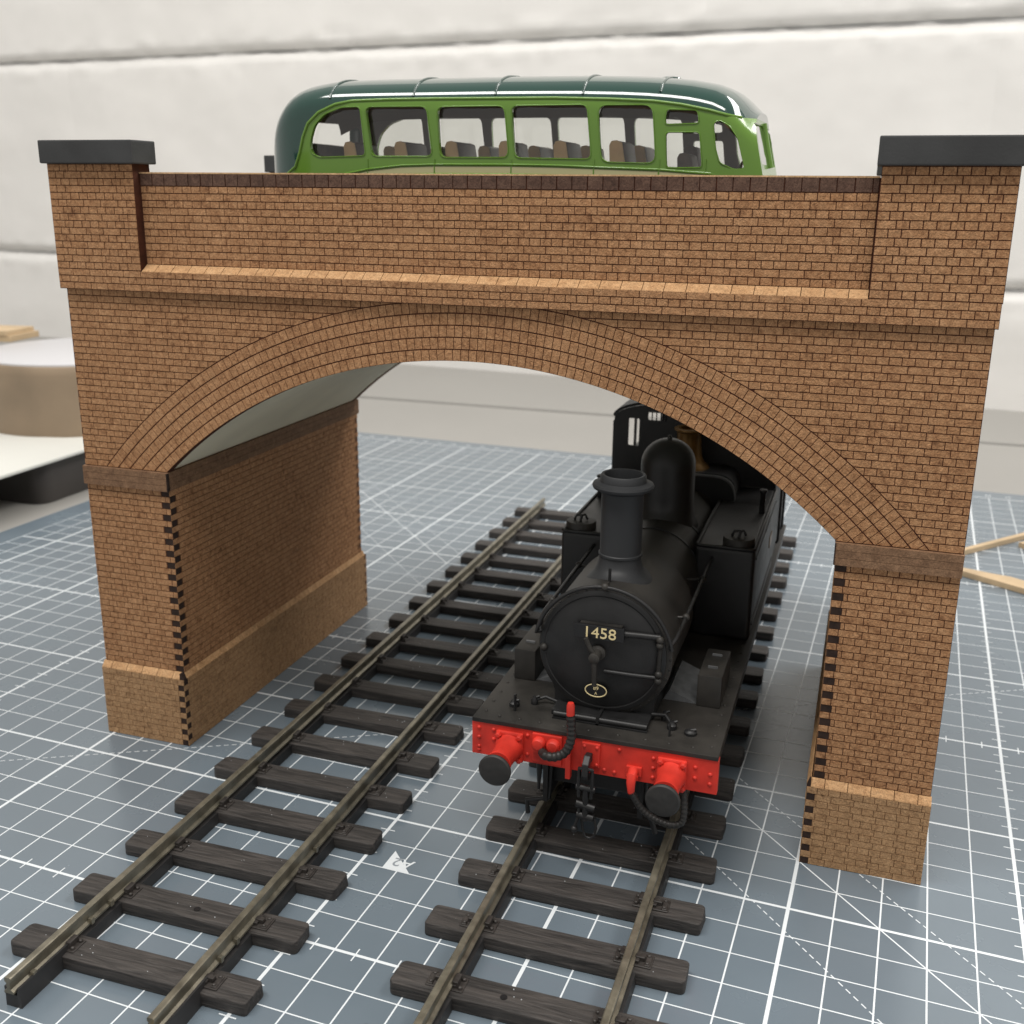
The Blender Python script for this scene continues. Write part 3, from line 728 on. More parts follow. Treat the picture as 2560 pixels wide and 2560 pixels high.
mb = MB(); mb.tube([(171.3, -11.2, 37.6), (169.4, -8.8, 38.6), (166, -8.6, 38.2)], 0.5, 8); part('oil_pipe', mb, K, loco, smooth=50)
for a, b in ((127.7, 133.4), (174.8, 180.7)):
    t = part('tool_box', MB().box(a, b, 2.4, 19.5, 36.6, 45.0), 'loco_dusty', loco, bevel=0.4, smooth=40)
    mb = MB(); mb.box((a+b)/2-1.2, (a+b)/2+1.2, 7.2, 7.7, 45.0, 45.5); mb.box((a+b)/2-1.2, (a+b)/2+1.2, 15.0, 15.5, 45.0, 45.5)
    part('box_handle', mb, 'loco_grey', t, kind='stuff')
part('steam_cover', MB().prism([(133.4, 36.62), (141.5, 36.62), (140.0, 39.4)], 'y', 3.5, 22), 'loco_grey', loco)
part('steam_cover', MB().prism([(166.5, 36.62), (174.8, 36.62), (168.0, 39.4)], 'y', 3.5, 22), 'loco_grey', loco)
# smokebox, boiler
BZ = 53.0
mb = MB(); mb.prism([(141.6, 36.6), (166.4, 36.6), (166.4, 40.5), (168.0, 46), (140.0, 46), (141.6, 40.5)], 'y', -8.2, 20)
part('smokebox_saddle', mb, K, loco, bevel=0.3)
mb = MB(); mb.lathe([(15.2, -9.4), (16.2, -9.2), (16.3, -8.6), (16.0, -8.2), (16.0, 22), (14.4, 22.2)], (LX, 0, BZ), 'y', 72)
sb = part('smokebox', mb, 'loco_dusty', loco, smooth=40)
mb = MB(); mb.lathe([(15.3, -9.3), (15.3, -9.9), (14.3, -10.3), (14.0, -10.2), (13.7, -10.5), (10, -11.0), (5, -11.35), (0, -11.45)], (LX-0.4, 0, BZ), 'y', 72)
door = part('smokebox_door', mb, K, loco, smooth=40)
mb = MB()
for k in range(40):
    a = 2*math.pi*k/40; mb.ball((LX+15.75*math.cos(a), -9.3, BZ+15.75*math.sin(a)), 0.25, 6)
part('smokebox_rivets', mb, K, sb, kind='stuff', smooth=50)
mb = MB(); mb.tube([(158.6, -11.8, 59.1), (163, -11.4, 59.1), (167.4, -10.9, 59.0)], 0.8, 8); part('hinge_strap', mb, K, door, smooth=50)
mb = MB(); mb.tube([(154.6, -11.7, 49.0), (161, -11.5, 48.9), (167.3, -10.9, 48.8)], 0.55, 8); part('hinge_strap', mb, K, door, smooth=50)
mb = MB(); mb.tube([(167.7, -11.3, 59.2), (167.3, -11.3, 47.6)], 0.5, 8)
for zz in (58.6, 57.2, 49.9, 48.2): mb.ball((167.5, -11.4, zz), 0.95)
part('hinge_rod', mb, 'loco_dusty', door, smooth=50)
mb = MB(); mb.ball((139.3, -10.3, 52.4), 1.0); part('door_dog', mb, 'loco_dusty', door, smooth=50)
mb = MB(); mb.lathe([(1.9, -11.2), (1.9, -12.2), (1.2, -12.6), (1.1, -14.8), (1.3, -15.0), (1.3, -15.9), (1.0, -16.1)], (153.0, 0, 53.6), 'y', 18)
part('door_dart', mb, 'loco_dusty', door, smooth=40)
mb = MB(); mb.tube([(153.0, -14.2, 53.4), (151.5, -14.4, 55.8), (150.6, -14.6, 58.0)], [0.7, 0.65, 0.6], 8); part('dart_handle', mb, 'loco_dusty', door, smooth=50)
mb = MB(); mb.tube([(153.0, -15.4, 53.4), (153.1, -15.4, 50), (153.2, -15.4, 46.6)], [0.7, 0.65, 0.6], 8); part('dart_handle', mb, 'loco_dusty', door, smooth=50)
npl = part('number_plate', MB().box(147.3, 159.3, -13.0, -12.2, 57.3, 60.7), 'plate_black', loco, bevel=0.1)
part('plate_bracket', MB().box(148.6, 158.6, -12.4, -10.8, 59.6, 60.9), 'loco_dusty', npl)
me = text_mesh('1458', 3.75, 'cream_letter', 'plate_number', 0.08, 0.005)
for vt in me.vertices: vt.co.x *= 1.08
o = link('plate_number', me, npl, (153.5, -13.05, 58.9)); o.rotation_euler = (math.pi/2, 0, 0)
mb = MB(); mb.lathe([(2.7, -12.0), (2.7, -12.35), (0, -12.36)], (0, 0, 0), 'y', 36); mb.v = [(152.9 + p[0], p[1]+0.2, 43.9 + p[2]*0.62) for p in mb.v]
shp = part('shed_plate', mb, 'plate_black', loco, smooth=30)
mb = MB(); mb.tube([(152.9 + 2.6*math.cos(t*math.pi/18), -12.2, 43.9 + 1.6*math.sin(t*math.pi/18)) for t in range(36)], 0.14, 6, True)
part('plate_rim', mb, 'cream_letter', shp)
for tx, zz, sz in (('89', 44.45, 1.35), ('A', 43.15, 1.0)):
    me = text_mesh(tx, sz, 'cream_letter', 'plate_letters', 0.03, 0.01); o = link('plate_letters', me, shp, (152.9, -12.2, zz)); o.rotation_euler = (math.pi/2, 0, 0)
part('plate_stay', MB().box(151.5, 154.3, -12.05, -10.2, 42.8, 45.0), K, loco)
path = [(170.9, 46.5, 60.2), (170.9, 20, 59.4), (170.9, -3, 58.6), (170.6, -8, 58.0), (169.6, -10.8, 56.6)]
path += [(LX + 16.7*math.cos(math.radians(t)), -11.4, BZ + 16.9*math.sin(math.radians(t))) for t in range(12, 169, 6)]
path += [(138.4, -10.8, 56.6), (137.4, -8, 58.0), (137.1, -3, 58.6), (137.1, 20, 59.4), (137.1, 46.5, 60.2)]
hr = part('boiler_handrail', MB().tube(path, 0.5, 8), K, loco, smooth=60)
for (xx, yy, zz, dx) in ((170.9, 4, 58.9, -1), (170.9, 30, 59.7, -1), (137.1, 4, 58.9, 1), (137.1, 30, 59.7, 1)):
    mb = MB(); mb.ball((xx, yy, zz), 0.95); mb.tube([(xx, yy, zz), (xx + dx*4, yy, zz-0.5)], 0.35, 6); part('rail_knob', mb, 'loco_dusty', hr, smooth=50)
mb = MB(); mb.ball((LX, -11.2, BZ+16.9), 1.0); mb.box(LX-.3, LX+.3, -11.2, -8, BZ+16.3, BZ+17.2); part('rail_knob', mb, 'loco_dusty', hr, smooth=50)
part('lamp_iron', MB().box(LX-0.7, LX-0.1, -5.2, -4.6, 68.0, 72.2), K, loco)
mb = MB(); mb.lathe([(13.7, 22), (13.7, 97)], (LX, 0, BZ), 'y', 64)
boiler = part('boiler', mb, 'loco_dusty', loco, smooth=40)
for yy in (22.4, 47.6, 62.5):
    mb = MB(); mb.lathe([(13.6, yy), (14.0, yy), (14.0, yy+1.0), (13.6, yy+1.0)], (LX, 0, BZ), 'y', 64); part('boiler_band', mb, K, boiler, smooth=40)
mb = MB(); mb.lathe([(8.4, 0), (0, 0)], (0,0,0), 'z', 4)
def saddle_lathe(name, prof, cx, cy, R, mat, par, n=44):
    """lathe whose foot follows the barrel (profile radii beyond the stack drop onto radius R about the boiler axis)"""
    mb = MB(); mb.lathe(prof, (cx, cy, 0), 'z', n, False)
    out = []
    for x, y, z in mb.v:
        dx = x - LX; sag = R - math.sqrt(max(0, R*R - dx*dx)); r = math.hypot(x-cx, y-cy)
        k = 1.0 if z < prof[0][1] + 1.5 else max(0.0, 1 - (z - prof[0][1] - 1.5)/2.2)
        out.append((x, y, z - sag*k))
    mb.v = out
    return part(name, mb, mat, par, smooth=40)
ch = saddle_lathe('chimney', [(8.3, 68.0), (8.2, 68.9), (7.4, 69.3), (6.2, 69.9), (5.5, 70.8), (5.15, 72.2), (5.05, 74.0), (5.1, 88.2), (5.4, 89.0), (7.2, 89.9), (7.4, 90.5), (7.2, 91.0), (5.6, 91.5), (5.5, 92.9), (5.2, 93.3), (4.6, 93.2), (4.4, 92), (4.3, 72)], LX, 4.2, 16.0, 'loco_chimney', loco)
mb = MB(); mb.lathe([(4.35, 76.0), (0, 76.0)], (LX, 4.2, 0), 'z', 24, False); part('chimney_bore', mb, 'plate_black', ch)
mb = MB(); mb.lathe([(5.14, 72.9), (5.35, 73.1), (5.35, 73.6), (5.1, 73.8)], (LX, 4.2, 0), 'z', 44, False); part('chimney_band', mb, 'loco_chimney', ch, smooth=40)
saddle_lathe('steam_dome', [(9.9, 66.2), (9.6, 66.9), (8.7, 68.0), (8.15, 69.6), (8.0, 72), (8.0, 81.2)] + [(8.0*math.cos(math.radians(a)), 81.2 + 7.6*math.sin(math.radians(a))) for a in range(9, 85, 8)] + [(0.75, 88.7), (0.55, 89.6), (0, 89.9)], LX, 66.8, 13.9, K, loco)
# belpaire firebox, safety valve
fb = rounded([(137.4, 52), (170.6, 52), (170.6, 70.6), (137.4, 70.6)], 7.0, 6)
part('firebox', MB().prism(fb, 'y', 96, 115), K, loco, smooth=30)
fb2 = [(LX + (p[0]-LX)*1.02, 53 + (p[1]-53)*1.025) for p in fb]
part('firebox_band', MB().prism(fb2, 'y', 96.6, 97.8), 'loco_grey', loco, smooth=30); part('firebox_band', MB().prism(fb2, 'y', 99.4, 100.4), 'loco_chimney', loco, smooth=30)
mb = MB(); mb.lathe([(7.4, 70.3), (7.0, 71.2), (5.6, 72.2), (4.6, 74.2), (4.1, 77.5), (3.95, 81), (4.2, 82.4), (5.0, 83.0), (4.9, 83.6), (3.4, 83.6), (3.2, 80)], (LX-0.6, 108, 0), 'z', 36, False)
part('safety_valve_cover', mb, 'aged_brass', loco, smooth=40)
# side tanks
for a, b in ((127.2, 141.9), (166.0, 182.6)):
    tk = part('side_tank', MB().box(a, b, 47.0, 115, 36.6, 63.4), K, loco, bevel=1.4, seg=3, smooth=40)
    mb = MB(); mb.tube([(a+.3, 48.0, 63.5), (a+1.0, 47.2, 63.6), (b-1.0, 47.2, 63.6), (b-.3, 48.0, 63.5), (b-.3, 114.5, 63.5), (a+.3, 114.5, 63.5)], 0.5, 8, True); part('tank_beading', mb, K, tk, smooth=50)
    fx = 132.0 if a < 150 else 177.5
    mb = MB(); mb.lathe([(4.4, 63.3), (4.4, 65.4), (4.15, 65.8), (0, 66.0)], (fx, 51.4, 0), 'z', 28, False); fl = part('tank_filler', mb, 'loco_dusty', tk, smooth=40)
    mb = MB(); mb.tube([(fx-2.0, 51.4, 66.0), (fx-1.4, 51.2, 67.3), (fx+1.2, 51.4, 67.6), (fx+1.8, 51.6, 66.2)], 0.4, 6); mb.tube([(fx, 50.4, 66), (fx+.4, 50.8, 68.0)], 0.45, 6); part('filler_handle', mb, K, fl, smooth=50)
mb = MB(); mb.lathe([(0.9, 63.2), (0.9, 69.6), (1.3, 70.2), (1.2, 70.8), (0, 71.2)], (180.4, 86, 0), 'z', 12, False); part('tank_vent', mb, K, loco, smooth=40)
mb = MB(); mb.lathe([(0.9, 63.2), (0.9, 69.6), (1.3, 70.2), (1.2, 70.8), (0, 71.2)], (129.2, 86, 0), 'z', 12, False); part('tank_vent', mb, K, loco, smooth=40)
for zz in (40.5, 60.0): part('tank_bolt_row', MB().box(182.5, 182.9, 50, 112, zz, zz+0.5), K, loco)
# cab
def holed(outer, holes, y0, y1, name, mat, par):
    cu = bpy.data.curves.new('c', 'CURVE'); cu.dimensions = '2D'; cu.fill_mode = 'BOTH'; cu.extrude = (y1-y0)/2*U
    for pts in [outer] + holes:
        sp_ = cu.splines.new('POLY'); sp_.points.add(len(pts)-1)
        for i, p in enumerate(pts): sp_.points[i].co = (p[0]*U, p[1]*U, 0, 1)
        sp_.use_cyclic_u = True
    o = bpy.data.objects.new('c', cu); COL.objects.link(o); bpy.context.view_layer.update()
    me = bpy.data.meshes.new_from_object(o.evaluated_get(bpy.context.evaluated_depsgraph_get())); bpy.data.objects.remove(o)
    me.name = name; me.materials.clear(); me.materials.append(MAT[mat])
    for vt in me.vertices: x, y, z = vt.co; vt.co = (x, (y0+y1)/2*U - z, y)
    return link(name, me, par)
roofc = [(126.3, 83.0)] + [(LX + 27.7*math.cos(math.radians(t)), 82.9 + 7.2*math.sin(math.radians(t))**0.8) for t in range(170, 9, -8)] + [(181.7, 83.0)]
outer = [(126.3, 37), (126.3, 82.4)] + roofc[1:-1] + [(181.7, 82.4), (181.7, 37)]
def rr(x0, x1, z0, z1, r=0.6): return rounded([(x0, z0), (x1, z0), (x1, z1), (x0, z1)], r, 3)
cabf = holed(outer, [rr(131.4, 135.2, 74.4, 84.0), rr(138.0, 144.6, 83.6, 86.4), rr(163.4, 170, 83.6, 86.4), rr(172.8, 176.6, 74.4, 84.0)], 115, 116.2, 'cab_front', K, loco)
cabr = holed(outer, [rr(127.2, 136.5, 66.5, 82.5), rr(137.4, 150.0, 79.5, 87.2), rr(158, 170.6, 79.5, 87.2), rr(171.5, 177, 72.5, 84.5)], 150, 151.2, 'cab_back', K, loco)
mb = MB()
for xx in (139.4, 140.9, 142.4, 143.9): mb.tube([(xx, 115.6, 83.2), (xx, 115.6, 86.8)], 0.22, 6)
part('window_bars', mb, K, cabf, kind='stuff')
for xx in (126.0, 180.9):
    part('cab_side', MB().prism([(115.5, 36.6), (150.9, 36.6), (150.9, 62.5), (149.4, 62), (147, 61.5), (125, 61.5), (122.5, 64), (121.5, 80), (120, 82.6), (115.5, 82.6)], 'x', xx, xx+1.1), K, loco)
rt = [(LX + 29.2*math.cos(math.radians(t)), 82.6 + 8.0*math.sin(math.radians(t))**0.8) for t in range(172, 7, -6)]
part('cab_roof', MB().prism(rt + [(p[0]*0.985 + LX*0.015, p[1]-0.9) for p in rt[::-1]], 'y', 119, 156), 'loco_chimney', loco, smooth=30)
part('bunker', MB().box(126.0, 182.0, 151.2, 165.5, 36.6, 66), K, loco, bevel=0.8)
for yy in (124.5, 141.5):
    mb = MB(); mb.tube([(183.0, yy, 42), (183.5, yy, 43), (183.5, yy, 70), (183.0, yy, 71)], 0.45, 8); part('cab_handrail', mb, 'loco_dusty', loco, smooth=50)
part('works_plate', MB().box(182.55, 182.85, 96, 104, 49, 52.5), 'aged_brass', loco)

# ------------------------------------------------------------------ coach on the bridge deck
DK = 133.0
YC = 62.0
bus = thing('toy_coach', (105, YC, DK), 'two tone green vintage toy coach with dark green roof parked on the bridge deck', 'coach')
ZRf = [(35.2, 160.0), (35.8, 164.0), (36.6, 169.8), (38.3, 175.2), (40.8, 179.6), (45.1, 183.6), (49.6, 185.8), (58, 187.1), (70, 187.3), (110, 187.3), (130, 187.1), (145.6, 186.6), (156.8, 185.7), (164.1, 184.4), (168.5, 182.6), (171.6, 180.0), (174.4, 176.9)]
def smooth_tab(x):
    return (interp(ZRf, x-0.9) + interp(ZRf, x) + interp(ZRf, x+0.9))/3
def hwid(x):
    if x < 56: return 22.0*max(0.02, 1 - ((56-x)/21.0)**2.6)**(1/2.1)
    if x > 168: return 22.0 - 1.9*((x-168)/6.4)**2
    return 22.0
def section(x, d, nz=8, na=22):
    hw, zt = hwid(x) - d, smooth_tab(x) - d
    hw = max(hw, 0.25); rh = 9.4; zc = zt - rh; zb = 139.0 + d
    pts = [(-hw, zb + (zc-zb)*i/nz) for i in range(nz)]
    for i in range(na+1):
        t = math.pi - math.pi*i/na; c, s = math.cos(t), math.sin(t)
        pts.append((hw*(abs(c)**(2/2.7))*(1 if c > 0 else -1), zc + rh*abs(s)**(2/2.5)))
    pts += [(hw, zb + (zc-zb)*(nz-1-i)/nz) for i in range(nz)]
    k = max(0.0, min(1.0, (x-158)/16.4))
    return [(x + k*max(0.0, 175.0 - z)*0.24 + (0.9*(1-abs(y)/22.0)*k*k), YC + y, z) for y, z in pts]
def body_solid(d, x0, x1):
    xs = [x0 + t for t in (0, .25, .6, 1.1, 1.7, 2.5, 3.5, 4.8, 6.3, 8.2, 10.5, 13, 16, 19.5, 23.5)]
    x = xs[-1] + 5
    while x < x1 - 17: xs.append(x); x += 6
    xs += [x1 - t for t in (16, 13, 10, 7.5, 5.5, 4, 2.8, 1.8, 1.0, .45, 0)]
    mb = MB(); rings = [section(x, d) for x in xs]; n = len(rings[0])
    vs = [p for r in rings for p in r]
    fs = [(k*n+i, k*n+(i+1) % n, (k+1)*n+(i+1) % n, (k+1)*n+i) for k in range(len(xs)-1) for i in range(n)] + [tuple(range(n))[::-1], tuple(range((len(xs)-1)*n, len(xs)*n))]
    return mb.add(vs, fs)
def tmpobj(mb, mat):
    o = bpy.data.objects.new('tmp', mb.mesh('tmp', mat)); COL.objects.link(o); return o
def boolean(o, cutter, op='DIFFERENCE'):
    md = o.modifiers.new('b', 'BOOLEAN'); md.operation = op; md.object = cutter; md.solver = 'EXACT'
    try: md.material_mode = 'TRANSFER'
    except Exception: pass
    bpy.context.view_layer.update()
    me = bpy.data.meshes.new_from_object(o.evaluated_get(bpy.context.evaluated_depsgraph_get()))
    o.modifiers.clear(); o.data = me
W1 = rounded([(57.2, 166.1), (71.2, 166.5), (69.9, 178.9), (64.3, 178.8), (59.3, 177.1), (56.2, 174.3), (54.8, 170.4), (54.8, 167.4)], 1.2, 3)
W2 = rounded([(73.3, 166.4), (90.9, 166.4), (89.3, 178.7), (71.7, 178.8)], 1.7, 4)
W3 = rounded([(93.3, 166.1), (112.3, 166.1), (111.0, 178.6), (92.5, 178.6)], 1.9, 4)
W4 = rounded([(114.2, 166.0), (134.5, 165.7), (133.0, 178.6), (113.1, 178.6)], 1.7, 4)
W5 = rounded([(137.3, 165.0), (151.2, 164.7), (149.8, 178.3), (136.0, 178.4)], 2.4, 5)
W6a = rounded([(153.2, 173.8), (161.6, 174.0), (161.0, 177.0), (153.4, 177.3)], 0.9, 3)
W6b = rounded([(154.1, 163.6), (162.9, 163.7), (161.8, 171.9), (153.5, 171.9)], 0.9, 3)
W7 = rounded([(170.6, 163.3), (173.2, 163.5), (171.2, 170.4), (169.0, 173.3), (166.6, 174.6), (165.1, 174.0), (166.0, 168.1), (167.2, 164.8)], 0.8, 3)
WINS = [W1, W2, W3, W4, W5, W6a, W6b, W7]
shell = tmpobj(body_solid(0.0, 35.4, 174.4), 'bus_light_green')
inner = tmpobj(body_solid(1.15, 36.8, 173.0), 'bus_interior')  # inner faces darkened in colour to stand in for shade behind the windows
boolean(shell, inner)
cut = MB()
for wv in WINS: cut.prism(wv, 'y', 30, 95)
for s in (-1, 1):
    a, b = (YC + s*1.3, YC + s*18.5)
    cut.prism(rounded([(min(a, b), 164.6), (max(a, b), 164.6), (max(a, b)-(.6 if s > 0 else 0), 174.3), (min(a, b)+(.6 if s < 0 else 0), 174.3)], 1.0, 3), 'x', 166.5, 190)
    a, b = (YC + s*1.0, YC + (20.3 if s > 0 else -14.0))
    cut.prism(rounded([(min(a, b), 165), (max(a, b), 165), (max(a, b), 177), (min(a, b), 177)], 2.0, 3), 'x', 28, 51)
cutter = tmpobj(cut, 'bus_light_green'); boolean(shell, cutter)
gut = [(46.2, 161.5), (49.6, 163.6), (51.2, 167.2), (52.5, 171.5), (54.2, 174.9), (57.6, 177.7), (62.7, 179.7), (67.6, 180.5), (78, 180.7), (90, 180.7), (124.5, 180.4), (139.2, 179.9), (149.9, 179.3), (156.9, 178.4), (163.9, 177.0), (168, 175.9), (171.3, 175.3), (190, 175.6)]
rp = tmpobj(MB().prism([(20, 139.5), (44.0, 139.5), (44.6, 160.6)] + gut + [(190, 200), (20, 200)], 'y', 20, 110), 'bus_dark_green')
roof = bpy.data.objects.new('roof', shell.data.copy()); COL.objects.link(roof)
boolean(roof, rp, 'INTERSECT'); boolean(shell, rp)
def finish(o, name, mat0):
    me = o.data
    for i, mt in enumerate(me.materials):
        if mt and mt.name == 'bus_light_green': me.materials[i] = MAT[mat0]
        if mt and mt.name == 'bus_dark_green': me.materials[i] = MAT[mat0]
    me.shade_smooth(); me.set_sharp_from_angle(angle=math.radians(32)); me.name = name
    p = bpy.data.objects.new(name, me); COL.objects.link(p); p.parent = bus; p.location = -Vector(bus.location)
    bpy.data.objects.remove(o); return p
body = finish(shell, 'coach_body', 'bus_light_green'); roofo = finish(roof, 'roof', 'bus_dark_green')
for o in (inner, cutter, rp): bpy.data.objects.remove(o)
def sidey(x, z, s):
    sec = section(x, 0.0); best = None
    for p, q in zip(sec, sec[1:]):
        if (p[1]-YC)*s >= 0 and (q[1]-YC)*s >= 0 and min(p[2], q[2]) - 1e-6 <= z <= max(p[2], q[2]) + 1e-6 and abs(q[2]-p[2]) > 1e-6:
            return p[1] + (q[1]-p[1])*(z-p[2])/(q[2]-p[2])
    return YC + s*22
for s in (-1, 1):
    gx = []
    for (x0, z0), (x1, z1) in zip(gut, gut[1:-1]):
        m = max(1, int(math.hypot(x1-x0, z1-z0)/2.5))
        gx += [(x0+(x1-x0)*k/m, z0+(z1-z0)*k/m) for k in range(m)]
    gx.append((171.6, 175.3))
    part('gutter_bead', MB().tube([(x, sidey(x, z, s), z) for x, z in gx], 0.42, 8), 'bus_light_green', bus, smooth=60)
    for wv in WINS:
        cx = sum(p[0] for p in wv)/len(wv); cz = sum(p[1] for p in wv)/len(wv)
        part('window_frame', MB().tube([(cx+(p[0]-cx)*1.02, sidey(p[0], p[1], s)+s*0.02, cz+(p[1]-cz)*1.02) for p in wv], 0.18, 6, True), 'bus_light_green', bus, smooth=60)
        g = MB(); y0 = YC + s*20.2; g.add([(p[0], y0 - (YC+s*22 - sidey(p[0], p[1], s))*0.9, p[1]) for p in wv], [tuple(range(len(wv)))]); part('window_pane', g, 'window_glass', bus)
    bl = [(60, 160.6), (66, 161.8), (72, 162.9), (81.7, 163.9), (91.7, 164.2), (112.8, 164.2), (125, 164.0), (152.4, 163.1), (164, 162.3), (174.8, 161.5)]
    part('waist_moulding', MB().tube([(x, sidey(x, z, s)+s*0.05, z) for x, z in bl], 0.34, 6), 'bus_light_green', bus, smooth=60)
    fl = [(66, 161.2), (72, 162.4), (81.7, 163.4), (91.7, 163.7), (112.8, 163.7), (125, 163.5), (152.4, 162.6), (163, 161.9)]
    pv = MB(); n = len(fl)
    pv.add([(x, YC+s*22.12, z) for x, z in fl] + [(x, YC+s*22.12, 158.5 if i else 160.6) for i, (x, z) in enumerate(fl)], [(i, i+1, n+i+1, n+i) for i in range(n-1)])
    part('side_flash', pv, 'bus_cream', bus)
    part('flash_moulding', MB().tube([(x, YC+s*22.1, z-1.9) for x, z in fl[1:]], 0.3, 6), 'bus_light_green', bus, smooth=60)
    for px in (72.0, 91.6, 113.2, 135.4, 152.2, 163.8):
        part('panel_strip', MB().tube([(px, YC+s*22.05, 165.6), (px-.1, YC+s*22.05, 160.5)], 0.22, 6), 'bus_light_green', bus, smooth=60)
    for wy in (62.5, 158.0):
        wh = MB(); wh.lathe([(5.2, -3.2), (8.6, -3.0), (9.2, -2.2), (9.2, 2.2), (8.6, 3.0), (5.2, 3.2)], (wy, 0, 0), 'y', 36, False)
        wh.v = [(p[0], YC + s*18.2 + p[1], DK + 9.2 + p[2]) for p in wh.v]
        w_ = part('wheel', wh, 'tyre', bus, smooth=40)
        hb = MB(); hb.lathe([(5.3, -1.0), (5.3, 1.6), (3.0, 2.0), (2.0, 3.4), (0, 3.6)], (wy, 0, 0), 'y', 28, False); hb.v = [(p[0], YC + s*(18.2 + p[1]), DK + 9.2 + p[2]) for p in hb.v]
        part('wheel_hub', hb, 'bus_cream', w_, smooth=40)
part('chassis', MB().box(44, 190, YC-14, YC+14, DK+6, DK+8.5), 'track_plastic', bus)
part('floor', MB().box(42, 171, YC-20.5, YC+20.5, 146, 147), 'bus_interior', bus)
for sx in (60.9, 85.4, 108.4, 131.8, 151.4):           # roof seams
    sec = [p for p in section(sx, -0.10) if p[2] > 180.8]
    part('roof_seam', MB().tube(sec, 0.30, 8), 'bus_dark_green', roofo, smooth=60)
for vx in (107.3, 150.6):
    mb = MB(); mb.lathe([(1.6, 0), (1.5, 0.35), (0.7, 0.7), (0, 0.8)], (0, 0, 0), 'z', 16, False); mb.v = [(vx + p[0]*1.8, YC-4+p[1], smooth_tab(vx)-0.25+p[2]) for p in mb.v]
    part('roof_vent', mb, 'bus_dark_green', roofo, smooth=50)
# ceiling lining
mb = MB(); rings = [[p for p in section(x, 1.45)[9:-9]] for x in [44 + 6.4*i for i in range(20)]]; n = len(rings[0])
mb.add([p for r in rings for p in r], [(k*n+i, k*n+i+1, (k+1)*n+i+1, (k+1)*n+i) for k in range(19) for i in range(n-1)])
part('ceiling_lining', mb, 'bus_ceiling', bus, smooth=60)
part('windscreen_pillar', MB().tube([(177.4, YC, 164.0), (175.9, YC, 170), (174.8, YC, 175.0)], 0.95, 8), 'bus_light_green', bus, smooth=60)
for s in (-1, 1):
    g = MB(); g.add([(177.3, YC+s*1, 164.3), (175.9, YC+s*18.7, 164.3), (173.6, YC+s*18.4, 174.6), (174.7, YC+s*1, 174.6)], [(0,1,2,3)]); part('windscreen', g, 'screen_glass', bus)
# seats
def seat(x, y0, y1, zt, tan=True):
    pf = [(x-0.2, 148), (x-1.5, zt-1.3), (x-1.0, zt-0.2), (x+0.4, zt), (x+1.9, zt-0.5), (x+3.6, 160), (x+10, 158.5), (x+10, 154), (x+6, 152), (x+5, 148)]
    s = part('seat', MB().prism(pf, 'y', y0+0.25, y1-0.25), 'seat_brown', bus, bevel=0.3, smooth=40)
    for ya, yb in ((y0, y0+0.9), (y1-0.9, y1)):
        part('seat_end', MB().prism([(p[0]-0.15, p[1]+0.1) if i < 5 else p for i, p in enumerate(pf)], 'y', ya, yb), 'seat_tan' if tan else 'seat_brown', s, bevel=0.35, smooth=40)
for x in (65.2, 80.4, 95.2, 110.4, 125.4, 140.2): seat(x, YC-19.6, YC-5.0, 170.2)
for x in (66.0, 81.0, 95.8, 110.8, 126.0, 141.0): seat(x, YC+4.6, YC+19.0, 170.0)
seat(157.6, YC-18.5, YC-9.0, 167.2, False); seat(155.5, YC+3, YC+13, 169.8, False)
part('rear_bench', MB().prism([(40, 150), (41, 169.5), (43, 170.8), (46.5, 170.4), (49, 160), (56, 158.6), (56, 150)], 'y', YC-15, YC+15), 'seat_brown', bus, bevel=0.4, smooth=40)
mb = MB(); mb.tube([(169.5 + 0.5*math.cos(t*math.pi/9), YC+9+3.4*math.cos(t*math.pi/9), 163.0 + 3.0*math.sin(t*math.pi/9)) for t in range(18)], 0.4, 6, True); mb.tube([(169.5, YC+9, 163), (174, YC+9, 160)], 0.5, 6)
part('steering_wheel', mb, 'bus_interior', bus, smooth=60)
# bonnet, wings, lamps
bs = []
for x, hw, zt in ((174.5, 14.0, 162.6), (177.5, 12.6, 162.5), (181, 11.2, 161.4), (188, 9.8, 159.8), (196, 8.0, 158.2), (199.5, 6.4, 156.2), (200.5, 4.5, 153.5)):
    bs.append([(x, YC + hw*max(-1, min(1, 1.05*math.cos(t)))*1.0, 143 + (zt-143)*math.sin(t)**0.45 if 0 < t < math.pi else 143) for t in [math.pi*i/20 for i in range(21)]])
mb = MB(); n = 21; mb.add([p for r in bs for p in r], [(k*n+i, k*n+i+1, (k+1)*n+i+1, (k+1)*n+i) for k in range(len(bs)-1) for i in range(n-1)] + [tuple(range((len(bs)-1)*n, len(bs)*n))])
bon = part('bonnet', mb, 'bus_light_green', bus, smooth=50)
part('grille', MB().box(200.3, 200.9, YC-3.6, YC+3.6, 143.5, 153.5), 'chrome', bon, bevel=0.2)
for s in (-1, 1):
    wn = [(math.cos(math.radians(t)), math.sin(math.radians(t))) for t in range(200, -21, -12)]
    mb = MB(); pts = [(187.5 + 12.5*c, 143.5 + 11*max(s_, -.35)) for c, s_ in [(-c, s_) for c, s_ in wn]]
    mb.prism(pts, 'y', min(YC+s*10.5, YC+s*21.5), max(YC+s*10.5, YC+s*21.5)); part('front_wing', mb, 'bus_dark_green', bus, bevel=1.2, smooth=50)
    mb = MB(); mb.lathe([(0, -2.4), (1.6, -2.0), (2.3, -0.5), (2.4, 0.8), (2.1, 1.1), (0, 1.3)], (198.5, YC+s*12.5, 152.5), 'x', 20, False); part('headlamp', mb, 'chrome', bus, smooth=50)
part('front_bumper', MB().box(202.0, 203.2, YC-21, YC+21, 138, 141), 'chrome', bus, bevel=0.4)

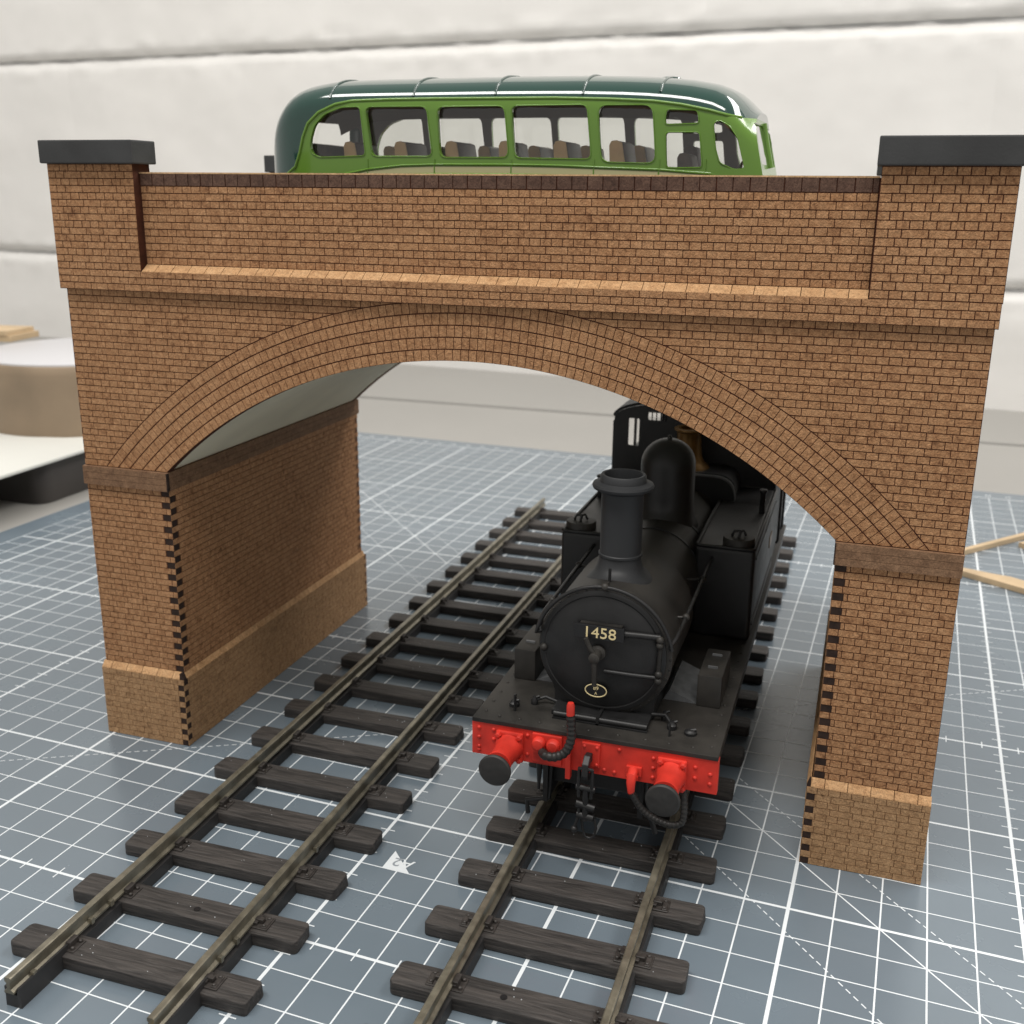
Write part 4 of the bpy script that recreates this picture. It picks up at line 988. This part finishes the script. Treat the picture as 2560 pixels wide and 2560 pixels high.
# ------------------------------------------------------------------ things at the edge of the bench
blk = link('equipment_case', MB().prism(rounded([(-430, 198), (-196, 198), (-196, 460), (-430, 460)], 9, 5), 'z', -3, 19.9).mesh('equipment_case', 'black_case', bevel=0.8, smooth=40))
blk['label'] = 'flat black case lying under the white board behind the bridge pier'; blk['category'] = 'case'
brd = link('white_board', MB().box(-450, -190.5, 40, 470, 19.9, 21.6).mesh('white_board', 'white_card', bevel=0.4))
brd['label'] = 'white board lying on the black case under the brown tub'; brd['category'] = 'board'
tub = thing('paper_tub', (-247, 303, 21.6), 'large round brown paper covered tub with white lid on the white board', 'tub')
mb = MB(); n = 72; prof = [(62.0, 21.6), (62.3, 25), (62.2, 40), (61.9, 56), (62.2, 60.5), (61.5, 61.4)]
mb.lathe(prof, (-247, 303, 0), 'z', n)
out = []
for x, y, z in mb.v:
    a = math.atan2(y-303, x+247); d = 1.1*mn.noise(Vector((a*4.2, z*0.05, 2.0))) + 0.5*mn.noise(Vector((a*11 + z*0.1, z*0.06, 7.0)))
    out.append((x + d*math.cos(a), y + d*math.sin(a), z))
mb.v = out; part('tub_side', mb, 'tub_paper', tub, smooth=50)
mb = MB(); mb.lathe([(60.6, 61.3), (60.6, 62.4), (59.8, 62.7), (0, 62.7)], (-247, 303, 0), 'z', n, False); part('lid', mb, 'lid_white', tub, smooth=40)
def plank(name, quad, z0, z1, mat, label):
    o = link(name, MB().prism(quad, 'z', z0, z1).mesh(name, mat, bevel=0.25)); o['label'] = label; o['category'] = 'wood offcut'; return o
plank('wood_block', [(-390, 300), (-311, 312), (-315, 342), (-394, 330)], 62.7, 66.6, 'pale_wood', 'pale wood block resting on the lid of the brown tub')
plank('wood_block', [(-394, 298.5), (-313, 311), (-317, 340), (-398, 328)], 66.6, 69.6, 'pale_wood', 'thinner wood block lying on top of another wood block')
plank('wood_offcut', [(236, 245.6), (238, 243.8), (304, 323.6), (302, 325.4)], 0.05, 2.6, 'pale_wood', 'thin straight wood strip leading away behind the right pier of the bridge')
plank('wood_offcut', [(246, 245.5), (250, 240.5), (300, 208), (304, 216), (274, 236.5), (266.5, 238.2), (262, 240.0)], 0.05, 2.6, 'pale_wood', 'wood strip with a stepped edge lying on the mat')
plank('wood_offcut', [(283, 290), (300, 272), (304, 276), (286.5, 293)], 0.05, 2.6, 'pale_wood', 'short wood strip lying crosswise near the long straight strip')
